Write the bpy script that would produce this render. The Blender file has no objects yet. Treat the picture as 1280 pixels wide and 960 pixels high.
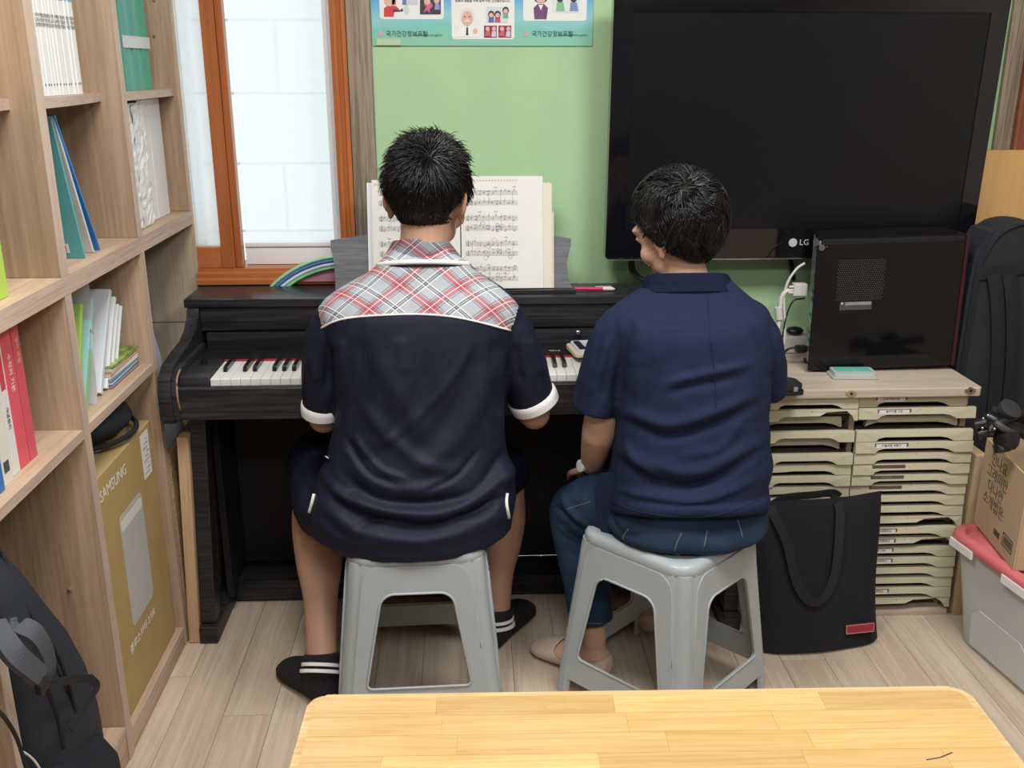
import bpy, bmesh, math, random
import numpy as np
from mathutils import Vector, Matrix, noise
from mathutils.bvhtree import BVHTree
R = math.radians
random.seed(7)
rng = np.random.default_rng(7)
S = bpy.context.scene
COL = S.collection

# ---------------------------------------------------------------- camera
FPX = 1230.0
PITCH = math.atan(395 / 1230); YAW = R(2.6)
CAM = np.array([0, -2.72, 1.43])
FW = np.array([math.sin(YAW) * math.cos(PITCH), math.cos(YAW) * math.cos(PITCH), -math.sin(PITCH)])
RT = np.array([math.cos(YAW), -math.sin(YAW), 0.0]); UP = np.cross(RT, FW)
cd = bpy.data.cameras.new('camera'); cam = bpy.data.objects.new('camera', cd); COL.objects.link(cam)
cd.sensor_fit = 'HORIZONTAL'; cd.sensor_width = 36; cd.lens = 36 * FPX / 1280; cd.clip_start = .05
cam.location = CAM; cam.rotation_euler = (math.pi / 2 - PITCH, 0, -YAW); S.camera = cam

def U(px, py, **k):
    """point of the place seen at px,py that lies on the plane x=, y= or z="""
    d = FW + RT * (px - 640) / FPX - UP * (py - 480) / FPX
    (a, v), = k.items(); i = 'xyz'.index(a)
    return Vector(CAM + d * (v - CAM[i]) / d[i])
def PJ(p):
    d = np.asarray(p) - CAM; w = d @ FW
    return 640 + FPX * (d @ RT) / w, 480 - FPX * (d @ UP) / w

# ---------------------------------------------------------------- world, lights, exposure
W = bpy.data.worlds.new('daylight'); S.world = W; W.use_nodes = True
W.node_tree.nodes['Background'].inputs[0].default_value = (.92, .95, 1, 1)
W.node_tree.nodes['Background'].inputs[1].default_value = 1.85
S.view_settings.view_transform = 'Standard'; S.view_settings.look = 'None'
S.view_settings.exposure = 0.0; S.view_settings.gamma = 1
def area(name, loc, size, power, color=(1, .985, .965), rot=(0, 0, 0)):
    l = bpy.data.lights.new(name, 'AREA'); l.shape = 'RECTANGLE'; l.size, l.size_y = size
    l.energy = power; l.color = color
    o = bpy.data.objects.new(name, l); o.location = loc; o.rotation_euler = rot; COL.objects.link(o)
for x, y, p in ((-.25, -1.35, 26), (.95, -1.35, 26), (.3, -3.0, 30)):
    area('ceiling_lamp_light', (x, y, 2.36), (.55, .55) if y > -2 else (1.2, .5), p)

# ---------------------------------------------------------------- materials
MATS = {}
def mat(name, col=(.8, .8, .8), rough=.6, metal=0, spec=.5, bump=0, bscale=200, var=0, vscale=4, stretch=None,
        trans=0, alpha=1, coat=0, sheen=0, emit=0, ior=1.45):
    m = bpy.data.materials.new(name); m.use_nodes = True; nt = m.node_tree
    b = nt.nodes['Principled BSDF']; I = b.inputs
    I['Base Color'].default_value = (*col, 1); I['Roughness'].default_value = rough; I['Metallic'].default_value = metal
    I['Specular IOR Level'].default_value = spec; I['Transmission Weight'].default_value = trans
    I['Alpha'].default_value = alpha; I['Coat Weight'].default_value = coat; I['Coat Roughness'].default_value = .08
    I['Sheen Weight'].default_value = sheen; I['IOR'].default_value = ior
    if emit: I['Emission Color'].default_value = (*col, 1); I['Emission Strength'].default_value = emit
    tc = nt.nodes.new('ShaderNodeTexCoord'); mp = nt.nodes.new('ShaderNodeMapping')
    nt.links.new(tc.outputs['Object'], mp.inputs[0])
    if stretch: mp.inputs['Scale'].default_value = stretch
    if var:
        n = nt.nodes.new('ShaderNodeTexNoise'); n.inputs['Scale'].default_value = vscale; n.inputs['Detail'].default_value = 5
        nt.links.new(mp.outputs[0], n.inputs[0])
        r = nt.nodes.new('ShaderNodeMapRange'); r.inputs[1].default_value = .3; r.inputs[2].default_value = .7
        r.inputs[3].default_value = 1 - var; r.inputs[4].default_value = 1 + var
        nt.links.new(n.outputs[0], r.inputs[0])
        mx = nt.nodes.new('ShaderNodeVectorMath'); mx.operation = 'SCALE'; mx.inputs[0].default_value = col
        nt.links.new(r.outputs[0], mx.inputs['Scale']); nt.links.new(mx.outputs[0], I['Base Color'])
    if bump:
        n = nt.nodes.new('ShaderNodeTexNoise'); n.inputs['Scale'].default_value = bscale; n.inputs['Detail'].default_value = 3
        nt.links.new(mp.outputs[0], n.inputs[0])
        bp = nt.nodes.new('ShaderNodeBump'); bp.inputs['Strength'].default_value = bump; bp.inputs['Distance'].default_value = .002
        nt.links.new(n.outputs[0], bp.inputs['Height']); nt.links.new(bp.outputs[0], I['Normal'])
    MATS[name] = m
    return m

def wood(name, c1, c2, axis='z', scale=1.0, rough=.5, spec=.4, contrast=.5, ring=.35, perobj=.06, fine=.3, coat=0):
    """long-grained wood; the grain runs along the given object axis"""
    m = bpy.data.materials.new(name); m.use_nodes = True; nt = m.node_tree; L = nt.links
    b = nt.nodes['Principled BSDF']; b.inputs['Roughness'].default_value = rough; b.inputs['Specular IOR Level'].default_value = spec
    b.inputs['Coat Weight'].default_value = coat; b.inputs['Coat Roughness'].default_value = .15
    tc = nt.nodes.new('ShaderNodeTexCoord'); oi = nt.nodes.new('ShaderNodeObjectInfo')
    off = nt.nodes.new('ShaderNodeVectorMath'); off.operation = 'ADD'
    ov = nt.nodes.new('ShaderNodeVectorMath'); ov.operation = 'SCALE'; ov.inputs[0].default_value = (7, 13, 5)
    L.new(oi.outputs['Random'], ov.inputs['Scale']); L.new(tc.outputs['Object'], off.inputs[0]); L.new(ov.outputs[0], off.inputs[1])
    mp = nt.nodes.new('ShaderNodeMapping'); L.new(off.outputs[0], mp.inputs[0])
    a = 'xyz'.index(axis); s = [14 * scale] * 3; s[a] = .9 * scale; mp.inputs['Scale'].default_value = s
    n1 = nt.nodes.new('ShaderNodeTexNoise'); n1.inputs['Scale'].default_value = 1.0; n1.inputs['Detail'].default_value = 6; n1.inputs['Distortion'].default_value = .6
    L.new(mp.outputs[0], n1.inputs[0])
    mp2 = nt.nodes.new('ShaderNodeMapping'); L.new(off.outputs[0], mp2.inputs[0])
    s2 = [120 * scale] * 3; s2[a] = 4 * scale; mp2.inputs['Scale'].default_value = s2
    n2 = nt.nodes.new('ShaderNodeTexNoise'); n2.inputs['Scale'].default_value = 1.0; n2.inputs['Detail'].default_value = 3
    L.new(mp2.outputs[0], n2.inputs[0])
    # cathedral rings from the big noise
    mu = nt.nodes.new('ShaderNodeMath'); mu.operation = 'MULTIPLY'; mu.inputs[1].default_value = 9; L.new(n1.outputs[0], mu.inputs[0])
    fr = nt.nodes.new('ShaderNodeMath'); fr.operation = 'FRACT'; L.new(mu.outputs[0], fr.inputs[0])
    pw = nt.nodes.new('ShaderNodeMath'); pw.operation = 'POWER'; pw.inputs[1].default_value = 3; L.new(fr.outputs[0], pw.inputs[0])
    f1 = nt.nodes.new('ShaderNodeMapRange'); f1.inputs[1].default_value = .5 - .3 / max(contrast, .01) * .5; f1.inputs[2].default_value = .5 + .3 / max(contrast, .01) * .5
    L.new(n1.outputs[0], f1.inputs[0])
    ad = nt.nodes.new('ShaderNodeMath'); ad.operation = 'MULTIPLY_ADD'; ad.inputs[1].default_value = ring; L.new(pw.outputs[0], ad.inputs[0]); L.new(f1.outputs[0], ad.inputs[2])
    f2 = nt.nodes.new('ShaderNodeMapRange'); f2.inputs[1].default_value = .4; f2.inputs[2].default_value = .65; f2.inputs[3].default_value = -fine; f2.inputs[4].default_value = fine
    L.new(n2.outputs[0], f2.inputs[0])
    ad2 = nt.nodes.new('ShaderNodeMath'); ad2.operation = 'ADD'; ad2.use_clamp = True; L.new(ad.outputs[0], ad2.inputs[0]); L.new(f2.outputs[0], ad2.inputs[1])
    mx = nt.nodes.new('ShaderNodeMix'); mx.data_type = 'RGBA'
    mx.inputs[6].default_value = (*c1, 1); mx.inputs[7].default_value = (*c2, 1); L.new(ad2.outputs[0], mx.inputs[0])
    rr = nt.nodes.new('ShaderNodeMapRange'); rr.inputs[3].default_value = 1 - perobj; rr.inputs[4].default_value = 1 + perobj; L.new(oi.outputs['Random'], rr.inputs[0])
    sc = nt.nodes.new('ShaderNodeVectorMath'); sc.operation = 'SCALE'; L.new(mx.outputs[2], sc.inputs[0]); L.new(rr.outputs[0], sc.inputs['Scale'])
    L.new(sc.outputs[0], b.inputs['Base Color'])
    bp = nt.nodes.new('ShaderNodeBump'); bp.inputs['Strength'].default_value = .12; bp.inputs['Distance'].default_value = .001
    L.new(n2.outputs[0], bp.inputs['Height']); L.new(bp.outputs[0], b.inputs['Normal'])
    MATS[name] = m
    return m

# ---------------------------------------------------------------- object helpers
def link(name, me, m=None, parent=None, loc=None):
    o = bpy.data.objects.new(name, me); COL.objects.link(o)
    if m is not None and me is not None and hasattr(me, 'materials') and not me.materials:
        for q in (m if isinstance(m, (list, tuple)) else [m]): me.materials.append(q)
    if parent is not None: o.parent = parent
    if loc is not None: o.location = loc
    return o
def obj(name, bm, m, parent=None, smooth=False, bevel=0, seg=2, loc=None, recalc=True):
    if bevel: bmesh.ops.bevel(bm, geom=bm.edges[:], offset=bevel, segments=seg, profile=.6, affect='EDGES', clamp_overlap=True)
    if recalc: bmesh.ops.recalc_face_normals(bm, faces=bm.faces[:])
    me = bpy.data.meshes.new(name); bm.to_mesh(me); bm.free()
    if smooth is True: me.polygons.foreach_set('use_smooth', [True] * len(me.polygons))
    elif smooth: me.polygons.foreach_set('use_smooth', [True] * len(me.polygons)); me.set_sharp_from_angle(angle=R(smooth))
    return link(name, me, m, parent, loc)
def tag(o, label=None, cat=None, group=None, kind=None):
    if label: o['label'] = label
    if cat: o['category'] = cat
    if group: o['group'] = group
    if kind: o['kind'] = kind
    return o
def empty(name, loc, label=None, cat=None, group=None, rz=0):
    o = bpy.data.objects.new(name, None); COL.objects.link(o); o.empty_display_size = .05
    o.location = loc; o.rotation_euler = (0, 0, rz)
    return tag(o, label, cat, group)
def box(bm, lo, hi, M=None):
    lo = Vector(lo); hi = Vector(hi); c = (lo + hi) / 2; d = hi - lo
    r = bmesh.ops.create_cube(bm, size=1, matrix=(M or Matrix()) @ Matrix.Translation(c) @ Matrix.Diagonal((*d, 1)))
    return r['verts']
def bx(name, lo, hi, m, parent=None, bevel=0, M=None, smooth=False):
    bm = bmesh.new(); box(bm, lo, hi, M)
    return obj(name, bm, m, parent, bevel=bevel, smooth=smooth or (35 if bevel else False))
def prism(bm, pts, a, b, axis='z', M=None):
    """pts: 2D outline in the other two axes, extruded from a to b along axis"""
    def P(p, t): return {'z': (p[0], p[1], t), 'y': (p[0], t, p[1]), 'x': (t, p[0], p[1])}[axis]
    lo = [bm.verts.new(P(p, a)) for p in pts]; hi = [bm.verts.new(P(p, b)) for p in pts]; n = len(pts)
    bm.faces.new(lo); bm.faces.new(hi[::-1])
    for i in range(n): bm.faces.new((lo[i], lo[(i + 1) % n], hi[(i + 1) % n], hi[i]))
    if M:
        for v in lo + hi: v.co = M @ v.co
    return lo + hi
def catmull(P, k=6, closed=False):
    P = [np.array(p, float) for p in P]; n = len(P); out = []
    for i in range(n if closed else n - 1):
        p0 = P[(i - 1) % n] if closed or i > 0 else 2 * P[0] - P[1]
        p1 = P[i]; p2 = P[(i + 1) % n]
        p3 = P[(i + 2) % n] if closed or i + 2 < n else 2 * P[-1] - P[-2]
        for j in range(k):
            t = j / k
            out.append(.5 * ((2 * p1) + (-p0 + p2) * t + (2 * p0 - 5 * p1 + 4 * p2 - p3) * t * t + (-p0 + 3 * p1 - 3 * p2 + p3) * t ** 3))
    if not closed: out.append(P[-1])
    return out
def loft(bm, rings, closed=False, caps=True):
    vs = [[bm.verts.new(Vector(p)) for p in r] for r in rings]; n = len(vs[0])
    N = len(vs)
    for i in range(N if closed else N - 1):
        a, b = vs[i], vs[(i + 1) % N]
        for j in range(n): bm.faces.new((a[j], a[(j + 1) % n], b[(j + 1) % n], b[j]))
    if caps and not closed:
        bm.faces.new(vs[0][::-1]); bm.faces.new(vs[-1])
    return vs
def tube(bm, P, r, n=8, up=(0, 0, 1), closed=False, flat=1.0, caps=True):
    """tube through points P; r a radius or one per point; flat squashes the section along 'up'"""
    P = [Vector(p) for p in P]; N = len(P); rr = r if hasattr(r, '__len__') else [r] * N
    rings = []; last = None
    for i, p in enumerate(P):
        if closed: t = P[(i + 1) % N] - P[i - 1]
        else: t = P[min(i + 1, N - 1)] - P[max(i - 1, 0)]
        t.normalize(); u = Vector(up)
        if abs(t.dot(u)) > .95 and last is not None: u = last
        elif abs(t.dot(u)) > .95: u = Vector((0, 1, 0)) if abs(t.y) < .9 else Vector((1, 0, 0))
        s = t.cross(u).normalized(); w = s.cross(t).normalized(); last = w
        q = rr[i]; qa, qb = q if hasattr(q, '__len__') else (q, q * flat)
        rings.append([p + s * math.cos(2 * math.pi * k / n) * qa + w * math.sin(2 * math.pi * k / n) * qb for k in range(n)])
    return loft(bm, rings, closed=closed, caps=caps)
def tb(name, P, r, m, parent=None, n=8, closed=False, flat=1.0, up=(0, 0, 1), k=0):
    bm = bmesh.new(); tube(bm, catmull(P, k, closed) if k else P, r, n, up, closed, flat)
    return obj(name, bm, m, parent, smooth=True)
def cyl(bm, c, r, h, axis='z', n=24, r2=None):
    c = Vector(c); d = Vector({'x': (1, 0, 0), 'y': (0, 1, 0), 'z': (0, 0, 1)}[axis]) if isinstance(axis, str) else Vector(axis).normalized()
    q = d.to_track_quat('Z', 'Y').to_matrix().to_4x4()
    bmesh.ops.create_cone(bm, cap_ends=True, segments=n, radius1=r, radius2=r if r2 is None else r2, depth=h, matrix=Matrix.Translation(c) @ q)
def ball(bm, c, r, M=None, seg=16):
    r = r if hasattr(r, '__len__') else (r, r, r)
    bmesh.ops.create_uvsphere(bm, u_segments=seg, v_segments=seg // 2 + 2, radius=1, matrix=Matrix.Translation(Vector(c)) @ (M.to_4x4() if M else Matrix()) @ Matrix.Diagonal((*r, 1)))
def rrect(w, h, r, n=5, cx=0, cy=0):
    out = []
    for qx, qy, a0 in ((1, 1, 0), (-1, 1, 90), (-1, -1, 180), (1, -1, 270)):
        for i in range(n + 1):
            a = R(a0 + 90 * i / n); out.append((cx + qx * (w / 2 - r) + r * math.cos(a), cy + qy * (h / 2 - r) + r * math.sin(a)))
    return out
def remesh(bm, vox, smooth_it=3, name='m'):
    me = bpy.data.meshes.new(name); bmesh.ops.recalc_face_normals(bm, faces=bm.faces[:]); bm.to_mesh(me); bm.free()
    o = bpy.data.objects.new(name, me); COL.objects.link(o)
    md = o.modifiers.new('r', 'REMESH'); md.mode = 'VOXEL'; md.voxel_size = vox; md.use_smooth_shade = True
    if smooth_it:
        s = o.modifiers.new('s', 'SMOOTH'); s.iterations = smooth_it; s.factor = .5
    dg = bpy.context.evaluated_depsgraph_get(); dg.update()
    r = bpy.data.meshes.new_from_object(o.evaluated_get(dg)); bpy.data.objects.remove(o); bpy.data.meshes.remove(me)
    return r
FONTM = {}
def text(name, body, size, M, m, parent=None, thick=.0002, align='CENTER', sx=1.0, shear=0):
    c = bpy.data.curves.new('t', 'FONT'); c.body = body; c.size = size; c.align_x = align; c.align_y = 'CENTER'; c.extrude = thick; c.resolution_u = 2; c.shear = shear
    o = bpy.data.objects.new('t', c); COL.objects.link(o)
    dg = bpy.context.evaluated_depsgraph_get(); dg.update()
    me = bpy.data.meshes.new_from_object(o.evaluated_get(dg)); bpy.data.objects.remove(o)
    me.transform(M @ Matrix.Diagonal((sx, 1, 1, 1))); me.materials.clear()
    return link(name, me, m, parent)
# text facing: towards -y (back wall things), towards +x (bookshelf things)
def FY(x, y, z, rz=0, tilt=0): return Matrix.Translation((x, y, z)) @ Matrix.Rotation(rz, 4, 'Z') @ Matrix.Rotation(R(90) - tilt, 4, 'X')
def FX(x, y, z, roll=0): return Matrix.Translation((x, y, z)) @ Matrix.Rotation(R(90), 4, 'Z') @ Matrix.Rotation(R(90), 4, 'X') @ Matrix.Rotation(roll, 4, 'Z')

# ---------------------------------------------------------------- palette
mat('green_wall', (.41, .615, .355), .75, var=.05, vscale=5, bump=.15, bscale=120)
mat('white_paint', (.78, .77, .74), .7)
mat('beige_paint', (.42, .38, .33), .7)
mat('white_sash', (.80, .83, .86), .35)
mat('frosted', (.96, .97, 1), .25)
mat('block', (.86, .875, .90), .8, var=.03, vscale=30)
wood('shelf_wood', (.48, .35, .24), (.335, .232, .15), 'z', 1.0, .55, contrast=.8, fine=.25, ring=.3)
wood('shelf_wood_y', (.53, .39, .27), (.39, .275, .185), 'y', 1.0, .5, contrast=.8, fine=.25, ring=.3)
wood('shelf_edge', (.56, .44, .36), (.44, .33, .26), 'y', 2.0, .5, contrast=.6, fine=.35, perobj=.03)
wood('shelf_edge_z', (.56, .44, .36), (.46, .35, .28), 'z', 2.0, .5, contrast=.6, fine=.35, perobj=.03)
wood('panel_wood', (.56, .46, .345), (.43, .34, .245), 'z', .9, .55, contrast=.8, fine=.3)
wood('grey_trim_wood', (.36, .29, .22), (.20, .155, .115), 'z', 1.6, .55, contrast=.9, fine=.5)
wood('window_wood', (.50, .17, .055), (.36, .105, .03), 'z', .8, .35, contrast=.8, fine=.2, ring=.2, coat=.2)
wood('window_wood_x', (.50, .17, .055), (.36, .105, .03), 'x', .8, .35, contrast=.8, fine=.2, ring=.2, coat=.2)
wood('floor_wood', (.60, .505, .40), (.47, .375, .285), 'y', .9, .42, contrast=.7, ring=.4, fine=.3, perobj=.06)
wood('table_wood', (.71, .49, .225), (.57, .355, .13), 'x', 1.5, .28, contrast=.45, ring=.3, fine=.25, perobj=.13, coat=.4)
wood('table_edge', (.80, .58, .30), (.62, .4, .18), 'x', 1.5, .35)
wood('piano_black', (.013, .013, .016), (.034, .033, .037), 'x', 1.4, .42, contrast=.6, ring=.2, fine=.6, perobj=0)
wood('piano_top', (.018, .019, .023), (.034, .035, .04), 'x', 1.4, .30, contrast=.6, ring=.2, fine=.5, perobj=0)
wood('worn_wood', (.42, .27, .16), (.30, .18, .10), 'z', 3, .7)
wood('grey_board', (.19, .195, .215), (.125, .13, .145), 'x', 4, .6, contrast=.8, fine=.7)
wood('cabinet_top', (.58, .50, .415), (.47, .39, .31), 'x', 1.6, .4, contrast=.6, fine=.35)
wood('plank_edge', (.62, .44, .27), (.5, .33, .19), 'z', 2, .6)
wood('yellow_board', (.60, .37, .155), (.52, .30, .11), 'z', .6, .45, contrast=.5, fine=.1, ring=.1)
mat('chipboard', (.36, .25, .14), .9, var=.35, vscale=160, bump=.5, bscale=200)
mat('black_plastic', (.012, .012, .014), .35)
mat('matte_black', (.010, .010, .012), .7)
mat('tv_gloss', (.006, .006, .008), .07, coat=.6)
mat('tv_screen', (.005, .006, .008), .28, spec=.5)
mat('chrome', (.7, .7, .7), .25, metal=1)
mat('brass_dull', (.62, .55, .42), .35, metal=.9)
mat('ivory', (.80, .80, .78), .25)
mat('key_black', (.012, .012, .014), .2)
mat('red_felt', (.45, .02, .03), .9)
mat('stool_plastic', (.39, .435, .455), .30, spec=.45, var=.03, vscale=3)
mat('paper', (.78, .78, .74), .8, var=.03, vscale=8)
mat('white_paper', (.80, .81, .82), .7)
mat('cream_paper', (.74, .71, .60), .8)
mat('ink', (.05, .05, .06), .8); mat('faint_ink', (.24, .24, .25), .8)
mat('pencil_blue', (.12, .17, .45), .8)
mat('pencil_red', (.6, .12, .1), .8)
mat('drawer', (.53, .50, .365), .42, var=.04, vscale=6)
mat('drawer_in', (.09, .08, .055), .7)  # tray colour darkened to paint in shade under the drawer grips; seams share it
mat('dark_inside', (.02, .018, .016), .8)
mat('label_slot', (.115, .085, .07), .5)
mat('label_paper', (.78, .78, .76), .6)
mat('bag_fabric', (.007, .008, .013), .85, bump=.4, bscale=900)
mat('gig_fabric', (.018, .021, .027), .8, bump=.6, bscale=700)
mat('webbing', (.010, .011, .014), .7, bump=.5, bscale=1200)
mat('pack_fabric', (.018, .022, .031), .72, bump=.5, bscale=800)
mat('pack_grey', (.075, .083, .098), .8, bump=.5, bscale=800)
mat('red_leather', (.30, .025, .045), .5, bump=.2, bscale=300)
mat('pale_thread', (.6, .5, .5), .8)
mat('bin_plastic', (.72, .745, .74), .35, trans=.25, var=.04, vscale=5)
mat('pink_lid', (.62, .155, .17), .38)
mat('white_clip', (.80, .78, .78), .35)
mat('cardboard', (.50, .375, .235), .8, var=.05, vscale=9, bump=.15, bscale=60)
mat('cardboard_gold', (.42, .305, .125), .75, var=.05, vscale=12, bump=.1, bscale=90)
mat('card_edge', (.30, .21, .10), .9)
mat('print_pale', (.72, .70, .64), .7)
mat('print_dark', (.09, .075, .06), .8)
mat('skin', (.42, .245, .17), .5, spec=.35, var=.06, vscale=14, bump=.08, bscale=400)
mat('skin_leg', (.36, .20, .13), .5, spec=.35, var=.07, vscale=10, bump=.08, bscale=400)
mat('skin_fair', (.55, .34, .245), .5, spec=.35, var=.05, vscale=14, bump=.08, bscale=400)
mat('hair', (.0045, .0045, .0055), .28, spec=.55)
mat('hair_grey', (.05, .048, .047), .4, spec=.6)
mat('navy_knit', (.0095, .0125, .028), .58, spec=.25, bump=.2, bscale=900)
mat('navy_cotton', (.0155, .022, .055), .8, spec=.15, bump=.35, bscale=700)
mat('denim', (.020, .040, .075), .85, spec=.15, var=.3, vscale=11, bump=.5, bscale=700)
mat('stitch', (.14, .16, .17), .8)
mat('white_cloth', (.78, .78, .78), .8, bump=.2, bscale=600)
mat('sock_black', (.012, .012, .015), .9, bump=.5, bscale=900)
mat('sock_beige', (.56, .44, .36), .85, bump=.3, bscale=700)
mat('cable_white', (.62, .61, .56), .45)
mat('pink_pen', (.62, .03, .13), .3)
mat('clear_plastic', (.85, .9, .88), .15, trans=.75)
mat('teal_card', (.09, .45, .34), .6)
mat('lip', (.45, .16, .13), .5)
mat('eye_white', (.8, .78, .75), .3)
mat('galvanised', (.42, .46, .50), .38, metal=.7, var=.2, vscale=60)
mat('wrap', (.75, .77, .78), .12, spec=.8, bump=1.0, bscale=55, stretch=(1, 1, .25))
M_ = MATS
# ================================================================ ROOM
XL, XR, YB, YF, ZC = -1.06, 2.10, 0.0, -4.4, 2.42
fl = bx('floor', (XL, YF, -.06), (XR, YB, -.0035), mat('floor_gap', (.20, .155, .11), .8)); tag(fl, kind='structure')
pw = .1135; i = 0; x = -.695 - 4 * pw
offs = {}
pl_pool = {}
while x < XR:
    x0, x1 = max(x, XL), min(x + pw, XR)
    y = YB - [0.23, .77, .50, .66, .12, .84, .40][i % 7] * .9 - .0
    ys = [YB]
    while y > YF: ys.append(y); y -= .90
    ys.append(YF)
    for a, b in zip(ys[:-1], ys[1:]):
        if x1 - x0 < .02: continue
        bm = bmesh.new(); cx, cy = (x0 + x1) / 2, (a + b) / 2
        box(bm, (x0 + .0006 - cx, b + .0006 - cy, -.004), (x1 - .0006 - cx, a - .0006 - cy, 0))
        o = obj('plank', bm, M_['floor_wood'], fl, loc=(cx, cy, 0))
    x += pw; i += 1

# back wall with a window opening
wx0, wx1, wz0 = -.7425, -.305, .862
bm = bmesh.new()
box(bm, (wx1, 0, 0), (1.555, .10, ZC)); box(bm, (XL, 0, 0), (wx1, .10, wz0))
box(bm, (XL, 0, wz0), (wx0, .10, ZC)); box(bm, (wx0, 0, 2.15), (wx1, .10, ZC)); box(bm, (1.555, 0, 2.2), (XR, .1, ZC))
wb = obj('wall_back', bm, M_['green_wall']); tag(wb, kind='structure')
tag(bx('wall_left', (XL - .1, YF, 0), (XL, YB + .1, ZC), M_['beige_paint']), kind='structure')
tag(bx('wall_right', (XR, YF, 0), (XR + .1, YB + .1, ZC), M_['beige_paint']), kind='structure')
tag(bx('wall_front', (XL, YF - .1, 0), (XR, YF, ZC), mat('rear_wall_dark', (.10, .10, .11), .7)), kind='structure')  # unseen rear wall, coloured dark to darken the television's reflection
tag(bx('ceiling', (XL, YF, ZC), (XR, YB, ZC + .1), M_['white_paint']), kind='structure')
# wood-look cladding of the wall left of and under the window, two panels with a joint at z=.753
t1 = empty('trim_1', (0, 0, 0)); tag(t1, kind='structure')
for a, b in ((0, .7515), (.7545, 1.6), (1.603, 2.3)):
    bx('panel', (XL, -.008, a), (-.7420, -.0005, b), M_['panel_wood'], t1)
bx('panel', (-.7385, -.008, 0), (-.245, -.0005, .7515), M_['panel_wood'], t1)
bx('panel', (-.7385, -.008, .7545), (-.245, -.0005, .857), M_['panel_wood'], t1)
tag(bx('trim_2', (-.304, -.016, .858), (-.241, -.0005, 2.3), M_['grey_trim_wood'], bevel=.002), kind='structure')
tag(bx('trim_3', (1.445, -.016, 0), (1.492, -.0005, 2.3), M_['grey_trim_wood'], bevel=.002), kind='structure')
# doorway frame at the far right, mostly behind the television
d1 = empty('door_1', (0, 0, 0)); tag(d1, kind='structure')
bm = bmesh.new(); box(bm, (1.493, -.03, 0), (1.555, .08, 2.2)); obj('door_frame', bm, wood('door_wood', (.32, .115, .065), (.22, .07, .04), 'z', 1, .4), d1, bevel=.003)
for k in range(3): bx('moulding', (1.503 + k * .016, -.034, 0), (1.511 + k * .016, -.0305, 2.2), MATS['door_wood'], d1, bevel=.001)
bx('door_leaf', (1.556, .02, 0), (XR, .06, 2.2), MATS['door_wood'], d1)
# window
w1 = empty('window_1', (0, 0, 0)); tag(w1, kind='structure')
bm = bmesh.new()
prism(bm, [(-.028, .862), (-.028, .876), (-.020, .879), (-.020, .893), (-.010, .896), (-.010, .904), (.12, .904), (.12, .862)], wx0, wx1, 'x')
obj('window_sill', bm, M_['window_wood_x'], w1, bevel=.0012)
bm = bmesh.new()
prism(bm, [(-.347, .12), (-.347, -.008), (-.338, -.008), (-.338, -.018), (-.330, -.020), (-.327, -.014), (-.318, -.018), (-.315, -.026), (-.305, -.026), (-.305, .12)], .9045, 2.15, 'z')
obj('window_jamb', bm, M_['window_wood'], w1)
# front left sash of orange wood
def rel(o, p): o.parent = p; o.matrix_parent_inverse = Matrix.Translation(-Vector(p.location)) ; return o
bm = bmesh.new(); box(bm, (-.676, -.006, .905), (-.640, .035, 2.14)); box(bm, (-.6395, .002, .905), (-.621, .035, 2.14))
obj('sash_stile', bm, M_['window_wood'], w1, bevel=.002)
bx('sash_rail', (wx0 + .001, -.002, .905), (-.6765, .033, .962), M_['window_wood_x'], w1, bevel=.002)
bx('pane', (wx0 + .001, .012, .9625), (-.6765, .016, 2.13), M_['frosted'], w1)
for xa_ in (wx0, wx1 - .0415): bx('window_reveal', (xa_ + .0002, .067 if xa_ > -.5 else .0165, .964 if xa_ < -.5 else .905), (xa_ + .0030, .12, 2.14), M_['white_sash'], w1)
bx('window_reveal', (wx0 + .0002, .0005, .964), (wx0 + .0009, .0115, 2.14), M_['white_sash'], w1)
# rear right sash of white vinyl
bm = bmesh.new(); box(bm, (-.3725, .045, .905), (-.3475, .085, 2.14)); box(bm, (-.366, .040, .905), (-.360, .0445, 2.14)); obj('sash_stile', bm, M_['white_sash'], w1, bevel=.0015)
bx('sash_rail', (-.620, .045, .905), (-.373, .085, .967), M_['white_sash'], w1, bevel=.0015)
bx('glazing_bead', (-.620, .040, .955), (-.373, .0445, .966), M_['white_sash'], w1, bevel=.001)
bx('pane', (-.62, .062, .9675), (-.373, .066, 2.13), M_['frosted'], w1)
# frosted film: partly see-through, partly scattering
fm = M_['frosted'].node_tree; b = fm.nodes['Principled BSDF']; out = fm.nodes['Material Output']
tr = fm.nodes.new('ShaderNodeBsdfTransparent'); tl = fm.nodes.new('ShaderNodeBsdfTranslucent'); tl.inputs[0].default_value = (.93, .95, 1, 1)
m1 = fm.nodes.new('ShaderNodeMixShader'); m2 = fm.nodes.new('ShaderNodeMixShader'); m1.inputs[0].default_value = .45; m2.inputs[0].default_value = .12
fm.links.new(tr.outputs[0], m1.inputs[1]); fm.links.new(tl.outputs[0], m1.inputs[2]); fm.links.new(m1.outputs[0], m2.inputs[1]); fm.links.new(b.outputs[0], m2.inputs[2]); fm.links.new(m2.outputs[0], out.inputs[0])
# the pale block wall across the gap outside the window
ow = bx('neighbour_wall', (-1.6, .95, 0), (.6, 1.0, 2.6), M_['block']); tag(ow, 'pale block wall of the neighbouring house seen through the frosted window', 'wall', kind='structure')
z = .62
k = 0
while z < 2.5:
    x = -1.55 + (k % 2) * .3
    while x < .5:
        bx('block', (x, .938, z), (x + .585, .949, z + .235), M_['block'], ow, bevel=.002); x += .60
    z += .243; k += 1

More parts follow.
